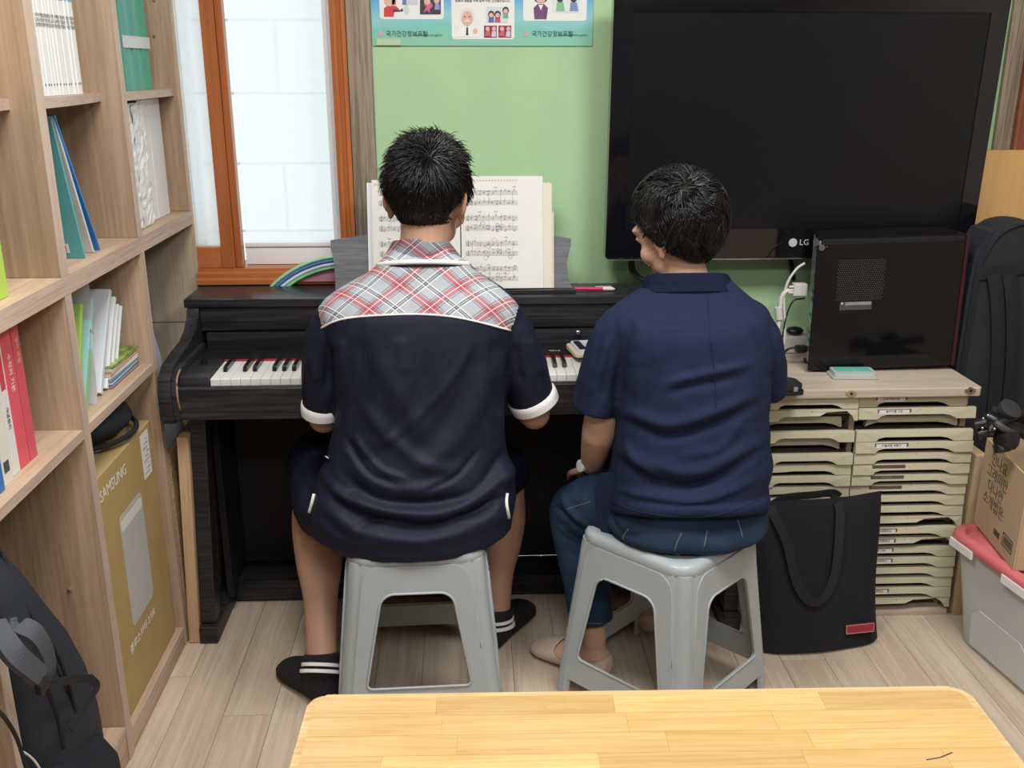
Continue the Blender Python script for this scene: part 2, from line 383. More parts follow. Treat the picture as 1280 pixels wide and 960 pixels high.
# ================================================================ BOOKSHELF (two stacked units)
bs = empty('bookshelf', (-.9, -.9, 0), 'pale wood-grain open bookcase along the left wall, full of books', 'bookcase')
def sh(name, lo, hi, m='shelf_wood', bevel=.0015):
    o = bx(name, lo, hi, M_[m], None, bevel=bevel); return rel(o, bs)
XF, XBk = -.745, -1.045
def divider(y, t, z0, z1):
    sh('upright', (XBk, y - t / 2, z0), (XF - .002, y + t / 2, z1), 'shelf_wood')
    sh('edge_band', (XF - .0019, y - t / 2, z0), (XF, y + t / 2, z1), 'shelf_edge_z', 0)
for y, t in ((-.008, .018), (-.4425, .026), (-.8875, .034), (-1.335, .026), (-1.78, .026)): divider(y, t, 1.0635, 2.05)
for y, t in ((-.4425, .026), (-.8875, .030), (-1.335, .026), (-1.78, .026)): divider(y, t, 0 if y > -.5 else .0, 1.027)
def shelf(y0, y1, z, t=.019, xf=XF):
    sh('shelf_board', (XBk, y0, z - t), (xf - .002, y1, z), 'shelf_wood_y')
    sh('edge_band', (xf - .0019, y0, z - t), (xf, y1, z), 'shelf_edge', 0)
shelf(-1.80, .001, 1.0629, .0175); shelf(-1.80, -.4295, 1.045, .0175)
sh('shelf_board', (XBk, -.4294, 1.0275), (XF - .002, .001, 1.045), 'shelf_wood_y'); sh('edge_band', (XF - .0019, -.4294, 1.0275), (XF, .001, 1.045), 'shelf_edge', 0)
def arc_shelf(y0, y1, z, t=.018, dip=.045):
    n = 10; top = []
    for k in range(n + 1):
        s = k / n; top.append((XF - .004 - dip * (s ** 1.6), y0 + (y1 - y0) * s))
    bm = bmesh.new(); prism(bm, top + [(XBk, y1), (XBk, y0)], z - t, z, 'z')
    rel(obj('shelf_board', bm, M_['shelf_wood_y']), bs)
    bm = bmesh.new()
    prism(bm, top + [(p[0] + .0018, p[1]) for p in top[::-1]], z - t, z, 'z'); rel(obj('edge_band', bm, M_['shelf_edge']), bs)
for y0, y1 in ((-1.3215, -.905), (-.870, -.456), (-.429, -.018)): arc_shelf(y0, y1, 1.379, dip=.045 if y1 < -.1 else .01); 
for y0, y1 in ((-1.3215, -.903), (-.872, -.456)): shelf(y0, y1, .765, .019, XF - .001)
for y0, y1 in ((-1.3215, -.903), (-.872, -.456)): shelf(y0, y1, .087 if y1 < -.8 else .056, .019, XF - .001)
sh('kickboard', (XF - .02, -.872, 0), (XF - .003, -.456, .0368), 'shelf_wood_y'); sh('kickboard', (XF - .02, -1.32, 0), (XF - .003, -.903, .0678), 'shelf_wood_y')
sh('back_panel', (XBk - .006, -1.79, 0), (XBk - .0002, -.43, 1.027), 'shelf_wood'); sh('back_panel', (XBk - .006, -1.79, 1.064), (XBk - .0002, 0, 2.05), 'shelf_wood')
bm = bmesh.new(); cyl(bm, (0, 0, 0), .0035, .012, 'y', 12); o = obj('shelf_pin', bm, M_['brass_dull'], smooth=40); o.location = U(87, 737, y=-.9045); rel(o, bs)
for px, py in ((193, 45), (193, 0)):
    bm = bmesh.new(); cyl(bm, (0, 0, 0), .003, .006, 'y', 10); o = obj('shelf_pin', bm, M_['brass_dull'], smooth=40); o.location = U(px, py, y=-.0195); rel(o, bs)

# ---------------------------------------------------------------- books
def book(name, lo, hi, cover, page=None, label=None, cat='book', group=None, spine_text=None, tilt=0, tiltaxis='x', pivot=None):
    """upright book, spine towards +x; lo/hi its box; pages show on top"""
    lo = Vector(lo); hi = Vector(hi); c = Vector(((lo.x + hi.x) / 2, (lo.y + hi.y) / 2, lo.z))
    e = empty(name, c, label, cat, group)
    a = lo - c; b = hi - c; t = min(.0018, (b.y - a.y) * .2)
    bm = bmesh.new()
    pts = [(a.x, a.y), (b.x - .001, a.y), (b.x, a.y + .001), (b.x, b.y - .001), (b.x - .001, b.y), (a.x, b.y), (a.x, b.y - t), (b.x - t, b.y - t), (b.x - t, a.y + t), (a.x, a.y + t)]
    prism(bm, pts, 0, b.z, 'z'); obj('cover', bm, cover, e)
    bx('page_block', (a.x + .003, a.y + t, .003), (b.x - t - .0002, b.y - t, b.z - .003), page or M_['paper'], e)
    if tilt: e.rotation_euler = (tilt, 0, 0) if tiltaxis == 'x' else (0, tilt, 0)
    return e
def C(r, g, b, rough=.5, **k):
    key = 'cover_%d_%d_%d' % (r * 255, g * 255, b * 255)
    return MATS.get(key) or mat(key, (r, g, b), rough, **k)
white_c = C(.74, .75, .74, .45)
# thirteen white paperbacks with blue tops
ya = U(58, 119, x=-.785).y; yb = U(104, 115, x=-.785).y
n = 13; tk = (yb - ya) / n
for k in range(n):
    y0 = ya + k * tk
    e = book('paperback', (-.97, y0 + .0006, 1.3795), (-.785 + random.uniform(-.003, .002), y0 + tk - .0004, 1.3795 + .235), white_c, label=['leftmost','second','third','fourth','fifth','sixth','seventh','eighth','ninth','tenth','eleventh','twelfth','rightmost'][k] + ' from the left' * (0 < k < 12) + ' slim white paperback in the row above the leaning teal book', group='white paperbacks on the upper shelf')
    X = .0995 - .0
    xs = e.children[0].data.vertices[0].co.x
    fx = max(v.co.x for v in e.children[0].data.vertices) + .0002
    if k >= 5: bx('blue_band', (fx - .0002, -tk / 2 + .0012, .176 + (k - 5) * .0), (fx + .0003, tk / 2 - .0012, .230), C(.16, .38, .62), e)
    text('spine_title', random.choice(['수학\n교과\n원리', '한국\n동화\n이야', '개념\n기본\n익힘']), .0085, FX(fx, 0, .135), M_['ink'], e, .0001)
    bm = bmesh.new(); box(bm, (fx, -.002, .018), (fx + .0002, .002, .022)); obj('spine_mark', bm, M_['ink'], e)
# teal-green volumes held by tape
ya = U(160, 113, x=-.785).y; yb = U(192, 110, x=-.785).y; n = 6; tk = (yb - ya) / n
greens = [(.10, .36, .30), (.13, .42, .35), (.09, .34, .28), (.12, .40, .33), (.07, .36, .22), (.08, .38, .25)]
for k in range(n):
    y0 = ya + k * tk
    e = book('workbook', (-.98, y0 + .0007, 1.3795), (-.785 - .002 * (k % 2), y0 + tk - .0007, 1.3795 + .27), C(*greens[k]), M_['white_paper'],
         label=('green' if k > 3 else 'teal') + ' workbook, ' + ['first', 'second', 'third', 'fourth', 'fifth', 'sixth'][k] + ' from the left in the bundle tied with clear tape', group='tape-tied workbooks on the upper shelf')
e = bx('tape_band', (-.7845, ya - .001, 1.475), (-.7830, yb + .001, 1.502), mat('tape', (.62, .68, .66), .25)); tag(e, 'strip of clear tape binding the teal and green workbooks', 'tape')
# plastic-wrapped white binders under them
ya = U(163, 277, x=-.775).y; yb = U(218, 262, x=-.775).y
wl = ['crinkled clear-wrapped white binder, nearest the upright with teal workbooks above', 'crinkled clear-wrapped white binder beside the first wrapped one', 'smooth white binder with a small black mark, third in the wrapped row', 'smooth white binder at the window end of the wrapped row']
w_ = [.24, .25, .22, .29]; y0 = ya + .004
for k in range(4):
    t = (yb - ya) * w_[k]
    e = book('binder', (-.99, y0 + .001, 1.064), (-.775 - (.012 if k > 1 else 0), y0 + t - .001, 1.064 + (.288 if k < 2 else .292)), M_['wrap'] if k < 2 else C(.76, .77, .76, .3), M_['white_paper'], label=wl[k], cat='binder', group='white binders on the upper shelf')
    if k < 2:
        bm = bmesh.new(); fx = .1075; rr = []
        for j in range(24):
            z = .004 + j * .0122; rr.append([(fx + random.uniform(-.0005, .0035), -t / 2 + .001 + (t - .002) * q / 6 , z + random.uniform(-.003, .003)) for q in range(7)])
        vs = [[bm.verts.new(p) for p in r] for r in rr]
        for a, b in zip(vs[:-1], vs[1:]):
            for j in range(6): bm.faces.new((a[j], a[j + 1], b[j + 1], b[j]))
        obj('crinkled_wrap', bm, M_['wrap'], e)
    elif k == 2: bx('black_mark', (.1015, 0, .09), (.1022, .004, .105), M_['ink'], e)
    y0 += t
# leaning teal and blue books, column two
def lean(name, px_b, px_t, xf, depth, h_thick, cover, label, page=None):
    zb = 1.0635; pb = U(*px_b, x=xf); pt = U(*px_t, x=xf)
    ang = math.atan2(pb.y - pt.y, pt.z - pb.z); H = math.hypot(pb.y - pt.y, pt.z - pb.z)
    e = book(name, (xf - depth, -h_thick / 2, 0), (xf, h_thick / 2, H), cover, page, label)
    e.location = (xf - depth / 2, pb.y, zb + .0008 + abs(math.sin(ang)) * h_thick / 2); e.rotation_euler = (ang, 0, 0); return e
e = lean('picture_book', (106, 313), (63, 139), -.772, .19, .005, C(.11, .40, .44), 'wide teal picture book with a barcode, leaning against the upright')
bm = bmesh.new(); box(bm, (-.014 + .05, -.0034, .012), (.018 + .05, -.0031, .032)); obj('barcode_label', bm, M_['label_paper'], e)
for k in range(7): bx('barcode_bar', (.040 + k * .0035, -.0037, .014), (.0415 + k * .0035, -.0035, .028), M_['ink'], e)
e = lean('notebook', (117, 310), (66, 139), -.778, .17, .006, C(.62, .64, .66), 'white notebook with grey pages leaning between the teal and the blue book')
e = lean('picture_book', (125, 308), (68, 140), -.775, .17, .005, C(.03, .22, .62), 'bright blue thin book, outermost of the leaning books')
# green book at the left frame edge
book('picture_book', (-.96, -1.18, 1.064), (-.775, U(8, 348, x=-.775).y, 1.25), C(.42, .62, .10), label='lime green book at the left edge of the photo on the thick shelf')
# red, white and blue books in the lower left compartment
zs = .7658
def pxbook(name, pl, pr, top, x, cover, label, page=None, group=None, depth=.2, **k):
    y0 = U(*pl, x=x).y; y1 = U(*pr, x=x).y; zt = U(*top, x=x).z
    return book(name, (x - depth, y0, zs), (x, y1, zt), cover, page, label, group=group, **k)
e = pxbook('textbook', (24, 573), (37, 570), (30, 392), -.78, C(.70, .10, .14), 'red textbook with white spine lettering in the lower left compartment')
text('spine_title', '수학의 기본', .014, FX(.1003, 0, .17, R(-90)), M_['label_paper'], e, .0001)
e = pxbook('textbook', (38, 569), (47, 566), (35, 392), -.78, C(.62, .09, .13), 'red textbook with gold spine lettering, rightmost in the lower left compartment')
text('spine_title', '영어 문법', .012, FX(.1003, 0, .20, R(-90)), C(.75, .55, .25), e, .0001)
e = pxbook('textbook', (14, 575), (23.5, 572), (18, 398), -.78, C(.72, .71, .70), 'white textbook with a red and black spine beside the red textbook')
bx('red_band', (.1002, -.008, .15), (.1005, .008, .235), C(.6, .06, .09), e)
text('spine_title', '개념원리', .011, FX(.1004, 0, .10, R(-90)), M_['ink'], e, .0001)
e = pxbook('textbook', (1, 576), (13.5, 575), (3, 408), -.775, C(.70, .68, .62), 'cream white textbook with a barcode in the lower left compartment')
bm = bmesh.new()
for k in range(9): box(bm, (.1003, -.011 + k * .0022, .02), (.1006, -.010 + k * .0022, .04))
obj('barcode', bm, M_['ink'], e)
y0 = U(-6, 576, x=-.77).y
book('textbook', (-.95, y0, zs), (-.770, U(.5, 574, x=-.77).y, U(0, 500, x=-.77).z), C(.03, .17, .45), label='short blue textbook cut by the left edge of the photo')
# column two, lower: green book, teal cover, papers
zs = .7658
X0 = -.80
def lean2(name, px_b, px_t, xf, depth, th, cover, label, page=None):
    pb = U(*px_b, x=xf); pt = U(*px_t, x=xf); pb.z = zs
    dy = pt.y - pb.y; dz = min(pt.z, 1.018) - zs; ang = math.atan2(-dy * dz / max(pt.z - zs, .01), dz); H = math.hypot(dy, dz) - th * .3
    e = book(name, (xf - depth, -th / 2, 0), (xf, th / 2, H), cover, page, label)
    e.location = (xf - depth / 2, pb.y, zs + .0008 + abs(math.sin(ang)) * th / 2); e.rotation_euler = (ang, 0, 0); return e
e = lean2('picture_book', (102, 528), (103, 380), -.775, .19, .012, C(.33, .60, .12), 'bright green book at the left of the crowded lower compartment')
e = lean2('picture_book', (109, 525), (117, 373), -.775, .19, .014, C(.30, .56, .58), 'pale teal and green picture book with a striped band, beside the bright green book')
bx('green_half', (.0952, -.0072, .004), (.0956, .0072, .125), C(.30, .58, .30), e)
for k, c in enumerate(((.6, .5, .1), (.02, .02, .02), (.6, .15, .1))): bx('stripe', (.0957, -.0072, .160 + k * .0035), (.0960, .0072, .163 + k * .0035), C(*c), e)
def sheet(name, label, base, w, h, curl, m, lean_=0):
    bm = bmesh.new(); nx, nz = 8, 12; V = []
    for j in range(nz + 1):
        z = h * j / nz; row = []
        for i_ in range(nx + 1):
            xx = -w * i_ / nx; row.append(bm.verts.new((xx, curl * math.sin(i_ / nx * 2) * (j / nz) ** 2 + lean_ * z + .003 * math.sin(z * 40), z)))
        V.append(row)
    for a, b in zip(V[:-1], V[1:]):
        for i_ in range(nx): bm.faces.new((a[i_], a[i_ + 1], b[i_ + 1], b[i_]))
    bmesh.ops.solidify(bm, geom=bm.faces[:], thickness=.0012)
    o = obj(name, bm, m, smooth=60); o.location = base; tag(o, label, 'paper'); return o
pb = U(124, 522, x=-.772); sheet('paper_sheet', 'large curling white paper sheet standing between the teal book and the folders', (-.772, pb.y, zs), .20, .25, .012, M_['white_paper'], .17)
for b_, t_, th, cc, l_ in (((130, 514), (139, 363), .014, (.66, .71, .76), 'pale blue-white folder right of the curling sheet'), ((138, 511), (145, 372), .010, (.74, .76, .78), 'white folder with grey edges in the middle of the crowded compartment'),
  ((144, 509), (149, 381), .009, (.72, .75, .77), 'thin white folder, second from the lying books'), ((149, 506), (153, 383), .006, (.70, .74, .76), 'thin white folder with a pale blue tint, next to the lying books')):
    e = lean2('folder', b_, t_, -.782, .20, th, C(*cc), l_)
e = lean2('folder', (134, 505), (150, 334), -.87, .15, .010, C(.62, .64, .67), 'tall grey-white folder leaning behind the white folders')
# lying stack
cols = [((.20, .06, .16), 'purple-edged'), ((.04, .16, .36), 'dark blue'), ((.10, .28, .42), 'blue'), ((.72, .72, .7), 'white'), ((.62, .22, .05), 'orange'), ((.7, .66, .6), 'cream')]
z = zs; yl = U(150, 505, x=-.76).y
for k, (c, nm) in enumerate(cols):
    t = [.007, .009, .006, .007, .008, .005][k]
    e = empty('picture_book', (-.87, (-.475 + -.64) / 2, z), nm + ' thin book in the lying stack, %s from the bottom' % ['first', 'second', 'third', 'fourth', 'fifth', 'sixth'][k], 'book', 'lying picture books beside the folders')
    e.rotation_euler = (0, 0, R(random.uniform(-2, 2)))
    bm = bmesh.new(); box(bm, (-.10, -.092, 0), (.095, .092, .0012)); box(bm, (-.10, -.092, t - .0015), (.095, .092, t - .0003)); box(bm, (-.10, -.092, 0), (-.098, .092, t - .0003))
    obj('cover', bm, C(*c), e); bx('page_block', (-.0978, -.09, .0013), (.093, .09, t - .0016), M_['paper'], e)
    z += t
e = empty('picture_book', (-.872, -.555, z), 'leafy green nature picture book on top of the lying stack', 'book', 'lying picture books beside the folders')
nm = mat('leaf_print', (.22, .30, .07), .4, var=.7, vscale=30)
bm = bmesh.new(); box(bm, (-.1, -.088, .0005), (.1, .088, .006)); obj('cover', bm, nm, e)
# dark cap squeezed on top of the gold box
e = empty('sun_hat', (-.86, -.60, .633), 'dark rounded hat lying on top of the gold cardboard box', 'hat')
bm = bmesh.new(); ball(bm, (0, 0, .045), (.095, .12, .042)); 
for v in bm.verts:
    if v.co.z < .012: v.co.z = .012 + (v.co.z - .012) * .2
obj('crown', bm, M_['pack_fabric'], e, smooth=True)
tb('brim_edge', [(.1 * math.cos(a), .125 * math.sin(a), .016) for a in [k * math.pi / 12 for k in range(24)]], .006, M_['webbing'], e, closed=True)
# ---------------------------------------------------------------- the gold carton
c0 = Vector((-.76, -.868, .0565)); gb = empty('gold_carton', (-.84, -.66, .0565), 'tall gold-brown cardboard carton with white print in the lowest compartment', 'box')
X1, Y0, Y1, ZT = .078, -.200, .185, .575
bm = bmesh.new(); box(bm, (-.085, Y0, 0), (X1, Y1, ZT)); obj('carton_body', bm, M_['cardboard_gold'], gb, bevel=.002)
bx('carton_flap', (-.085, Y0 - .003, .0), (X1 - .002, Y0 - .0005, ZT - .004), M_['card_edge'], gb)
e = text('brand_print', 'SAMSUNG', .036, FX(X1 + .0004, Y0 + .112, ZT - .045), M_['print_pale'], gb)
text('model_print', '블루스카이 3100', .026, FX(X1 + .0004, Y0 + .17, .135), M_['print_pale'], gb)
bm = bmesh.new(); ys_, zs_ = -.055, .2
prism(bm, rrect(.15, .27, .015, cx=-.01, cy=.31), X1 + .0002, X1 + .0008, 'x'); obj('product_print', bm, mat('print_grey', (.50, .48, .45), .7, var=.05), gb)
bm = bmesh.new(); prism(bm, rrect(.138, .025, .006, cx=-.01, cy=.42), X1 + .0009, X1 + .0012, 'x'); obj('product_print_top', bm, M_['print_pale'], gb)
bm = bmesh.new(); box(bm, (X1 + .0002, .10, ZT - .12), (X1 + .001, .155, ZT - .012)); st = obj('shipping_sticker', bm, M_['label_paper'], gb)
bm = bmesh.new()
for k in range(9): box(bm, (X1 + .0011, .108 + (k % 3) * .012, ZT - .11 + k * .010), (X1 + .0013, .140 + (k % 2) * .008, ZT - .107 + k * .010))
o = obj('sticker_print', bm, mat('pale_ink', (.35, .35, .36), .8), st)
for k in range(9): bx('top_mark', (-.03 + 0, -.12 + k * .02, ZT + .0002), (.03, -.108 + k * .02, ZT + .0006), M_['print_pale'], gb)
# ---------------------------------------------------------------- boards beside the piano
gp = []
bm = bmesh.new()
P = [U(192, 418, y=-.20), U(238, 560, y=-.20), U(240, 780, y=-.1), U(205, 780, y=-.1)]
g1, g2 = U(188, 408, y=-.225), U(237, 558, y=-.225); prism(bm, [(-1.03, .0), (-.745, .0), (-.745, g2.z - .03), (g2.x, g2.z), ((g1.x * .6 + g2.x * .4), (g1.z * .55 + g2.z * .45)), (g1.x, g1.z), (-1.03, g1.z + .05)], -.225, -.213, 'y')
o = obj('grey_sheet', bm, mat('pale_grey_board', (.42, .45, .52), .6), bevel=.001); tag(o, 'grey-blue cut sheet standing in the gap between bookcase and piano', 'board')
e = bx('wood_board', (-.740, -.447, .0015), (-.7125, -.16, .573), M_['plank_edge'], bevel=.001); e.rotation_euler = (0, R(2.6), 0); e.location = (-.0, 0, -.032); tag(e, 'taller pale wood-edged board leaning upright against the piano side', 'board')
e = bx('chipboard_panel', (-.757, -.4285, 0), (-.7405, -.16, .525), M_['chipboard'], bevel=.001); tag(e, 'shorter raw chipboard panel beside the pale wood board', 'board')
e = bx('wood_board', (-.835, -.40, 0), (-.820, -.24, .40), M_['plank_edge'], bevel=.001); tag(e, 'light wood board behind the gold carton, half hidden by the bookcase end', 'board')
bm = bmesh.new(); prism(bm, [(-.815, 0), (-.775, 0), (-.775, .28), (-.785, .40), (-.815, .40)], -.40, -.392, 'y'); o = obj('white_board_sheet', bm, M_['white_paper']); tag(o, 'narrow white sheet between the wood boards and the bookcase', 'board')
bm = bmesh.new()
rings = [[(-.79 + r * math.cos(a) * .6, -.415 + .02 * math.sin(a), z + .01 * math.cos(3 * a)) for a in [q * math.pi / 8 for q in range(16)]] for r, z in ((.05, .30), (.055, .34), (.045, .38), (.02, .41), (.035, .43))]
loft(bm, rings); o = obj('plastic_bag', bm, M_['clear_plastic'], smooth=True); tag(o, 'crumpled clear plastic bag stuffed beside the chipboard panel', 'bag')
# ================================================================ PIANO
pn = empty('upright_piano', (0, -.25, 0), 'black wood-grain digital upright piano against the wall under the green wall', 'piano')
def pp(o): return rel(o, pn)
PL, PR = -.727, .727
for s, (xa, xb) in ((0, (PL, PL + .030)), (1, (PR - .030, PR))):
    bm = bmesh.new()
    prof = [(-.048, .05), (-.15, .05), (-.15, .63), (-.49, .625), (-.503, .64), (-.507, .70), (-.498, .742), (-.46, .762), (-.38, .770), (-.30, .776), (-.245, .79), (-.215, .812), (-.205, .84), (-.048, .84)]
    prism(bm, prof, xa - (0 if s else .0), xb + (.0 if s else .0), 'x'); pp(obj('side_panel', bm, M_['piano_black'], bevel=.003, smooth=35))
    xi = xb if not s else xa - .014
    bm = bmesh.new(); prism(bm, [(-.49, .63), (-.503, .64), (-.506, .70), (-.494, .738), (-.46, .752), (-.22, .752), (-.22, .63)], xi + .0002, xi + .0138, 'x'); pp(obj('arm_block', bm, M_['piano_black'], bevel=.002, smooth=35))
    xf = PL + .02 if not s else PR - .058
    bm = bmesh.new(); ls_ = .026 if not s else -.026; prism(bm, [(xf, .05), (xf + .038, .05), (xf + .038 + ls_, .634), (xf + ls_, .634)], -.435, -.385, 'y'); pp(obj('front_leg', bm, M_['piano_black'], bevel=.003))
    pp(bx('foot', (xf - .004, -.452, 0), (xf + .044, -.13, .048), M_['piano_black'], bevel=.006))
    pp(bx('inner_side', (xf + .0385, -.30, .05) if not s else (xf - .02, -.30, .05), (xf + .055, -.036, .634) if not s else (xf - .0005, -.036, .634), M_['matte_black']))
bm = bmesh.new(); prism(bm, [(-.496, .636), (-.496, .712), (-.490, .716), (-.4795, .716), (-.4795, .70), (-.4795, .636)], PL + .0305, PR - .0305, 'x'); pp(obj('key_slip', bm, M_['piano_black'], bevel=.0015))
pp(tb('worn_edge', [(PL + .0445, -.4965, .660), (PL + .0445, -.5055, .70), (PL + .0445, -.494, .7385), (PL + .0445, -.462, .7515)], .0022, M_['worn_wood'], k=4))
pp(bx('key_bed', (PL + .031, -.479, .636), (PR - .031, -.16, .70), M_['piano_black']))
pp(bx('top_lid', (PL - .006, -.208, .8405), (PR + .006, -.048, .862), M_['piano_top'], bevel=.003))
pp(bx('upper_panel', (PL + .031, -.200, .777), (PR - .031, -.18, .838), M_['piano_black'], bevel=.002))
pp(bx('fallboard', (PL + .045, -.212, .735), (PR - .045, -.19, .7725), M_['piano_top'], bevel=.002))
pp(bx('slot_shadow_board', (PL + .045, -.189, .7), (PR - .045, -.16, .839), M_['matte_black']))
pp(bx('control_strip', (PL + .045, -.322, .712), (PR - .045, -.2125, .737), M_['black_plastic'], bevel=.001))
pp(bx('red_felt_strip', (-.612, -.327, .722), (.611, -.3225, .7345), M_['red_felt']))
for xa, xb in ((PL + .0450, -.6145), (.6125, PR - .045)): pp(bx('cheek_block', (xa, -.479, .701), (xb, -.3225, .737), M_['piano_black'], bevel=.002))
bm = bmesh.new(); cyl(bm, (-.650, -.37, .743), .0075, .012, n=20); cyl(bm, (-.650, -.37, .7505), .0045, .004, n=16); pp(obj('volume_knob', bm, M_['black_plastic'], smooth=40))
bm = bmesh.new(); c = U(722, 415, y=-.214); cyl(bm, c, .0065, .014, 'y', 20); ball(bm, c - Vector((0, .008, 0)), (.007, .004, .007)); pp(obj('fallboard_knob', bm, M_['chrome'], smooth=40))
kw = .0235; wk = None; names = 'ABCDEFG'
for k in range(52):
    if wk is None:
        bm = bmesh.new(); box(bm, (-.0113, -.075, -.010), (.0113, .070, .0105)); box(bm, (-.0113, -.0765, -.012), (.0113, -.0752, .0098)); wk = obj('white_key', bm, M_['ivory'], bevel=.0007, seg=1); o = wk
    else: o = wk.copy(); COL.objects.link(o)
    o.location = (-.6125 + kw * (k + .5), -.3965, .7195); pp(o)
bkk = None
for k in range(51):
    if names[k % 7] in 'ACDFG':
        if bkk is None:
            bm = bmesh.new(); prism(bm, [(-.045, 0), (-.041, .010), (-.034, .0125), (.048, .0125), (.048, 0)], -.0052, .0052, 'x'); bkk = obj('black_key', bm, M_['key_black'], bevel=.0012); o = bkk
        else: o = bkk.copy(); COL.objects.link(o)
        o.location = (-.6125 + kw * (k + 1), -.373, .7305); pp(o)
pp(bx('lower_back_panel', (PL + .03, -.13, .07), (PR - .03, -.11, .635), M_['matte_black']))
pp(bx('bottom_rail', (PL + .06, -.245, .008), (PR - .06, -.225, .066), M_['piano_black'], bevel=.002))
pp(bx('bottom_shelf', (PL + .06, -.2248, .05), (PR - .06, -.131, .066), M_['piano_top'], bevel=.001))
for k in range(3): bm = bmesh.new(); cyl(bm, (0,0,0), .0022, .003, 'z', 8)if 0 else cyl(bm, (0, 0, 0), .002, .0015, n=8); o = obj('screw', bm, M_['chrome']); o.location = [U(240, 372, z=.863), (.3, -.04, .863), (-.3, -.04, .863)][k]; pp(o)
for k in range(4): pp(text('panel_print', ['VOLUME', 'PIANO', 'VOICE', 'METRO'][k], .009, Matrix.Translation((-.35 + k * .19, -.29, .7374)), M_['label_paper']))
# music rest: grey arched board and ledge
def TILT(y0, z0, deg): return Matrix.Translation((0, y0, z0)) @ Matrix.Rotation(R(-deg), 4, 'X') @ Matrix.Translation((0, -y0, -z0))
TM = TILT(-.155, .864, 12)
bm = bmesh.new()
top = [(-.36 + .635 * k / 20, 1.003 + .03 * math.sin(math.pi * k / 20)) for k in range(21)]
left = [(-.352, .864), (-.350, .90), (-.352, .94), (-.360, .98)]; right = [(.275, .985), (.262, .94), (.266, .90), (.282, .864)]
prism(bm, left + top + right, -.150, -.138, 'y', TM); pp(obj('music_rest', bm, M_['grey_board'], bevel=.0015))
bm = bmesh.new(); box(bm, (-.36, -.180, .8625), (.285, -.151, .872)); pp(obj('rest_ledge', bm, M_['piano_black'], bevel=.001))
# open score
mb = empty('music_score', (-.03, -.16, .873), 'open music book with pencilled notes on the grey music rest', 'music book')
mb_m = TILT(-.158, .8735, 12)
def page(x0, x1, z0, z1, yf, bow, thick, m, name, par, wav=0):
    bm = bmesh.new(); nx = 12; fr = []; bk = []
    for j in range(2):
        z = (z0, z1)[j]; fr.append([bm.verts.new(mb_m @ Vector((x0 + (x1 - x0) * k / nx, yf - bow * math.sin(math.pi * (k / nx) ** .7 if x1 > x0 else 0), z + (wav * math.sin(k)) * j))) for k in range(nx + 1)])
        bk.append([bm.verts.new(mb_m @ Vector((x0 + (x1 - x0) * k / nx, yf + thick, z + (wav * math.sin(k)) * j))) for k in range(nx + 1)])
    for k in range(nx):
        bm.faces.new((fr[0][k], fr[0][k + 1], fr[1][k + 1], fr[1][k])); bm.faces.new((bk[0][k + 1], bk[0][k], bk[1][k], bk[1][k + 1]))
        bm.faces.new((fr[1][k], fr[1][k + 1], bk[1][k + 1], bk[1][k])); bm.faces.new((fr[0][k + 1], fr[0][k], bk[0][k], bk[0][k + 1]))
    for k in (0, nx): bm.faces.new((fr[0][k], fr[1][k], bk[1][k], bk[0][k]))
    o = obj(name, bm, m, smooth=30); return rel(o, par)
xc = U(576, 300, y=-.15).x; xr = U(677, 300, y=-.14).x; xl = U(466, 300, y=-.14).x; zt = .289
page(xc + .0015, xr + .004, .8735, .8735 + .292, -.1625, .006, .010, M_['paper'], 'right_page', mb)
page(xl, xc - .0015, .8735, .8735 + .284, -.1625, .005, .010, M_['paper'], 'left_page', mb)
page(xr + .0045, xr + .028, .8735, .8735 + .275, -.159, .002, .010, M_['cream_paper'], 'page_edges', mb, .0015)
page(xr + .0285, xr + .033, .8735, .8735 + .20, -.157, .001, .006, M_['cream_paper'], 'page_edges', mb, .003)
wb_ = empty('thin_book', (-.27, -.15, .873), 'thin white book behind the left edge of the open score', 'book')
page(xl - .014, xl + .06, .8735, .8735 + .278, -.1515, .0, .0018, C(.78, .8, .84), 'cover', wb_); 
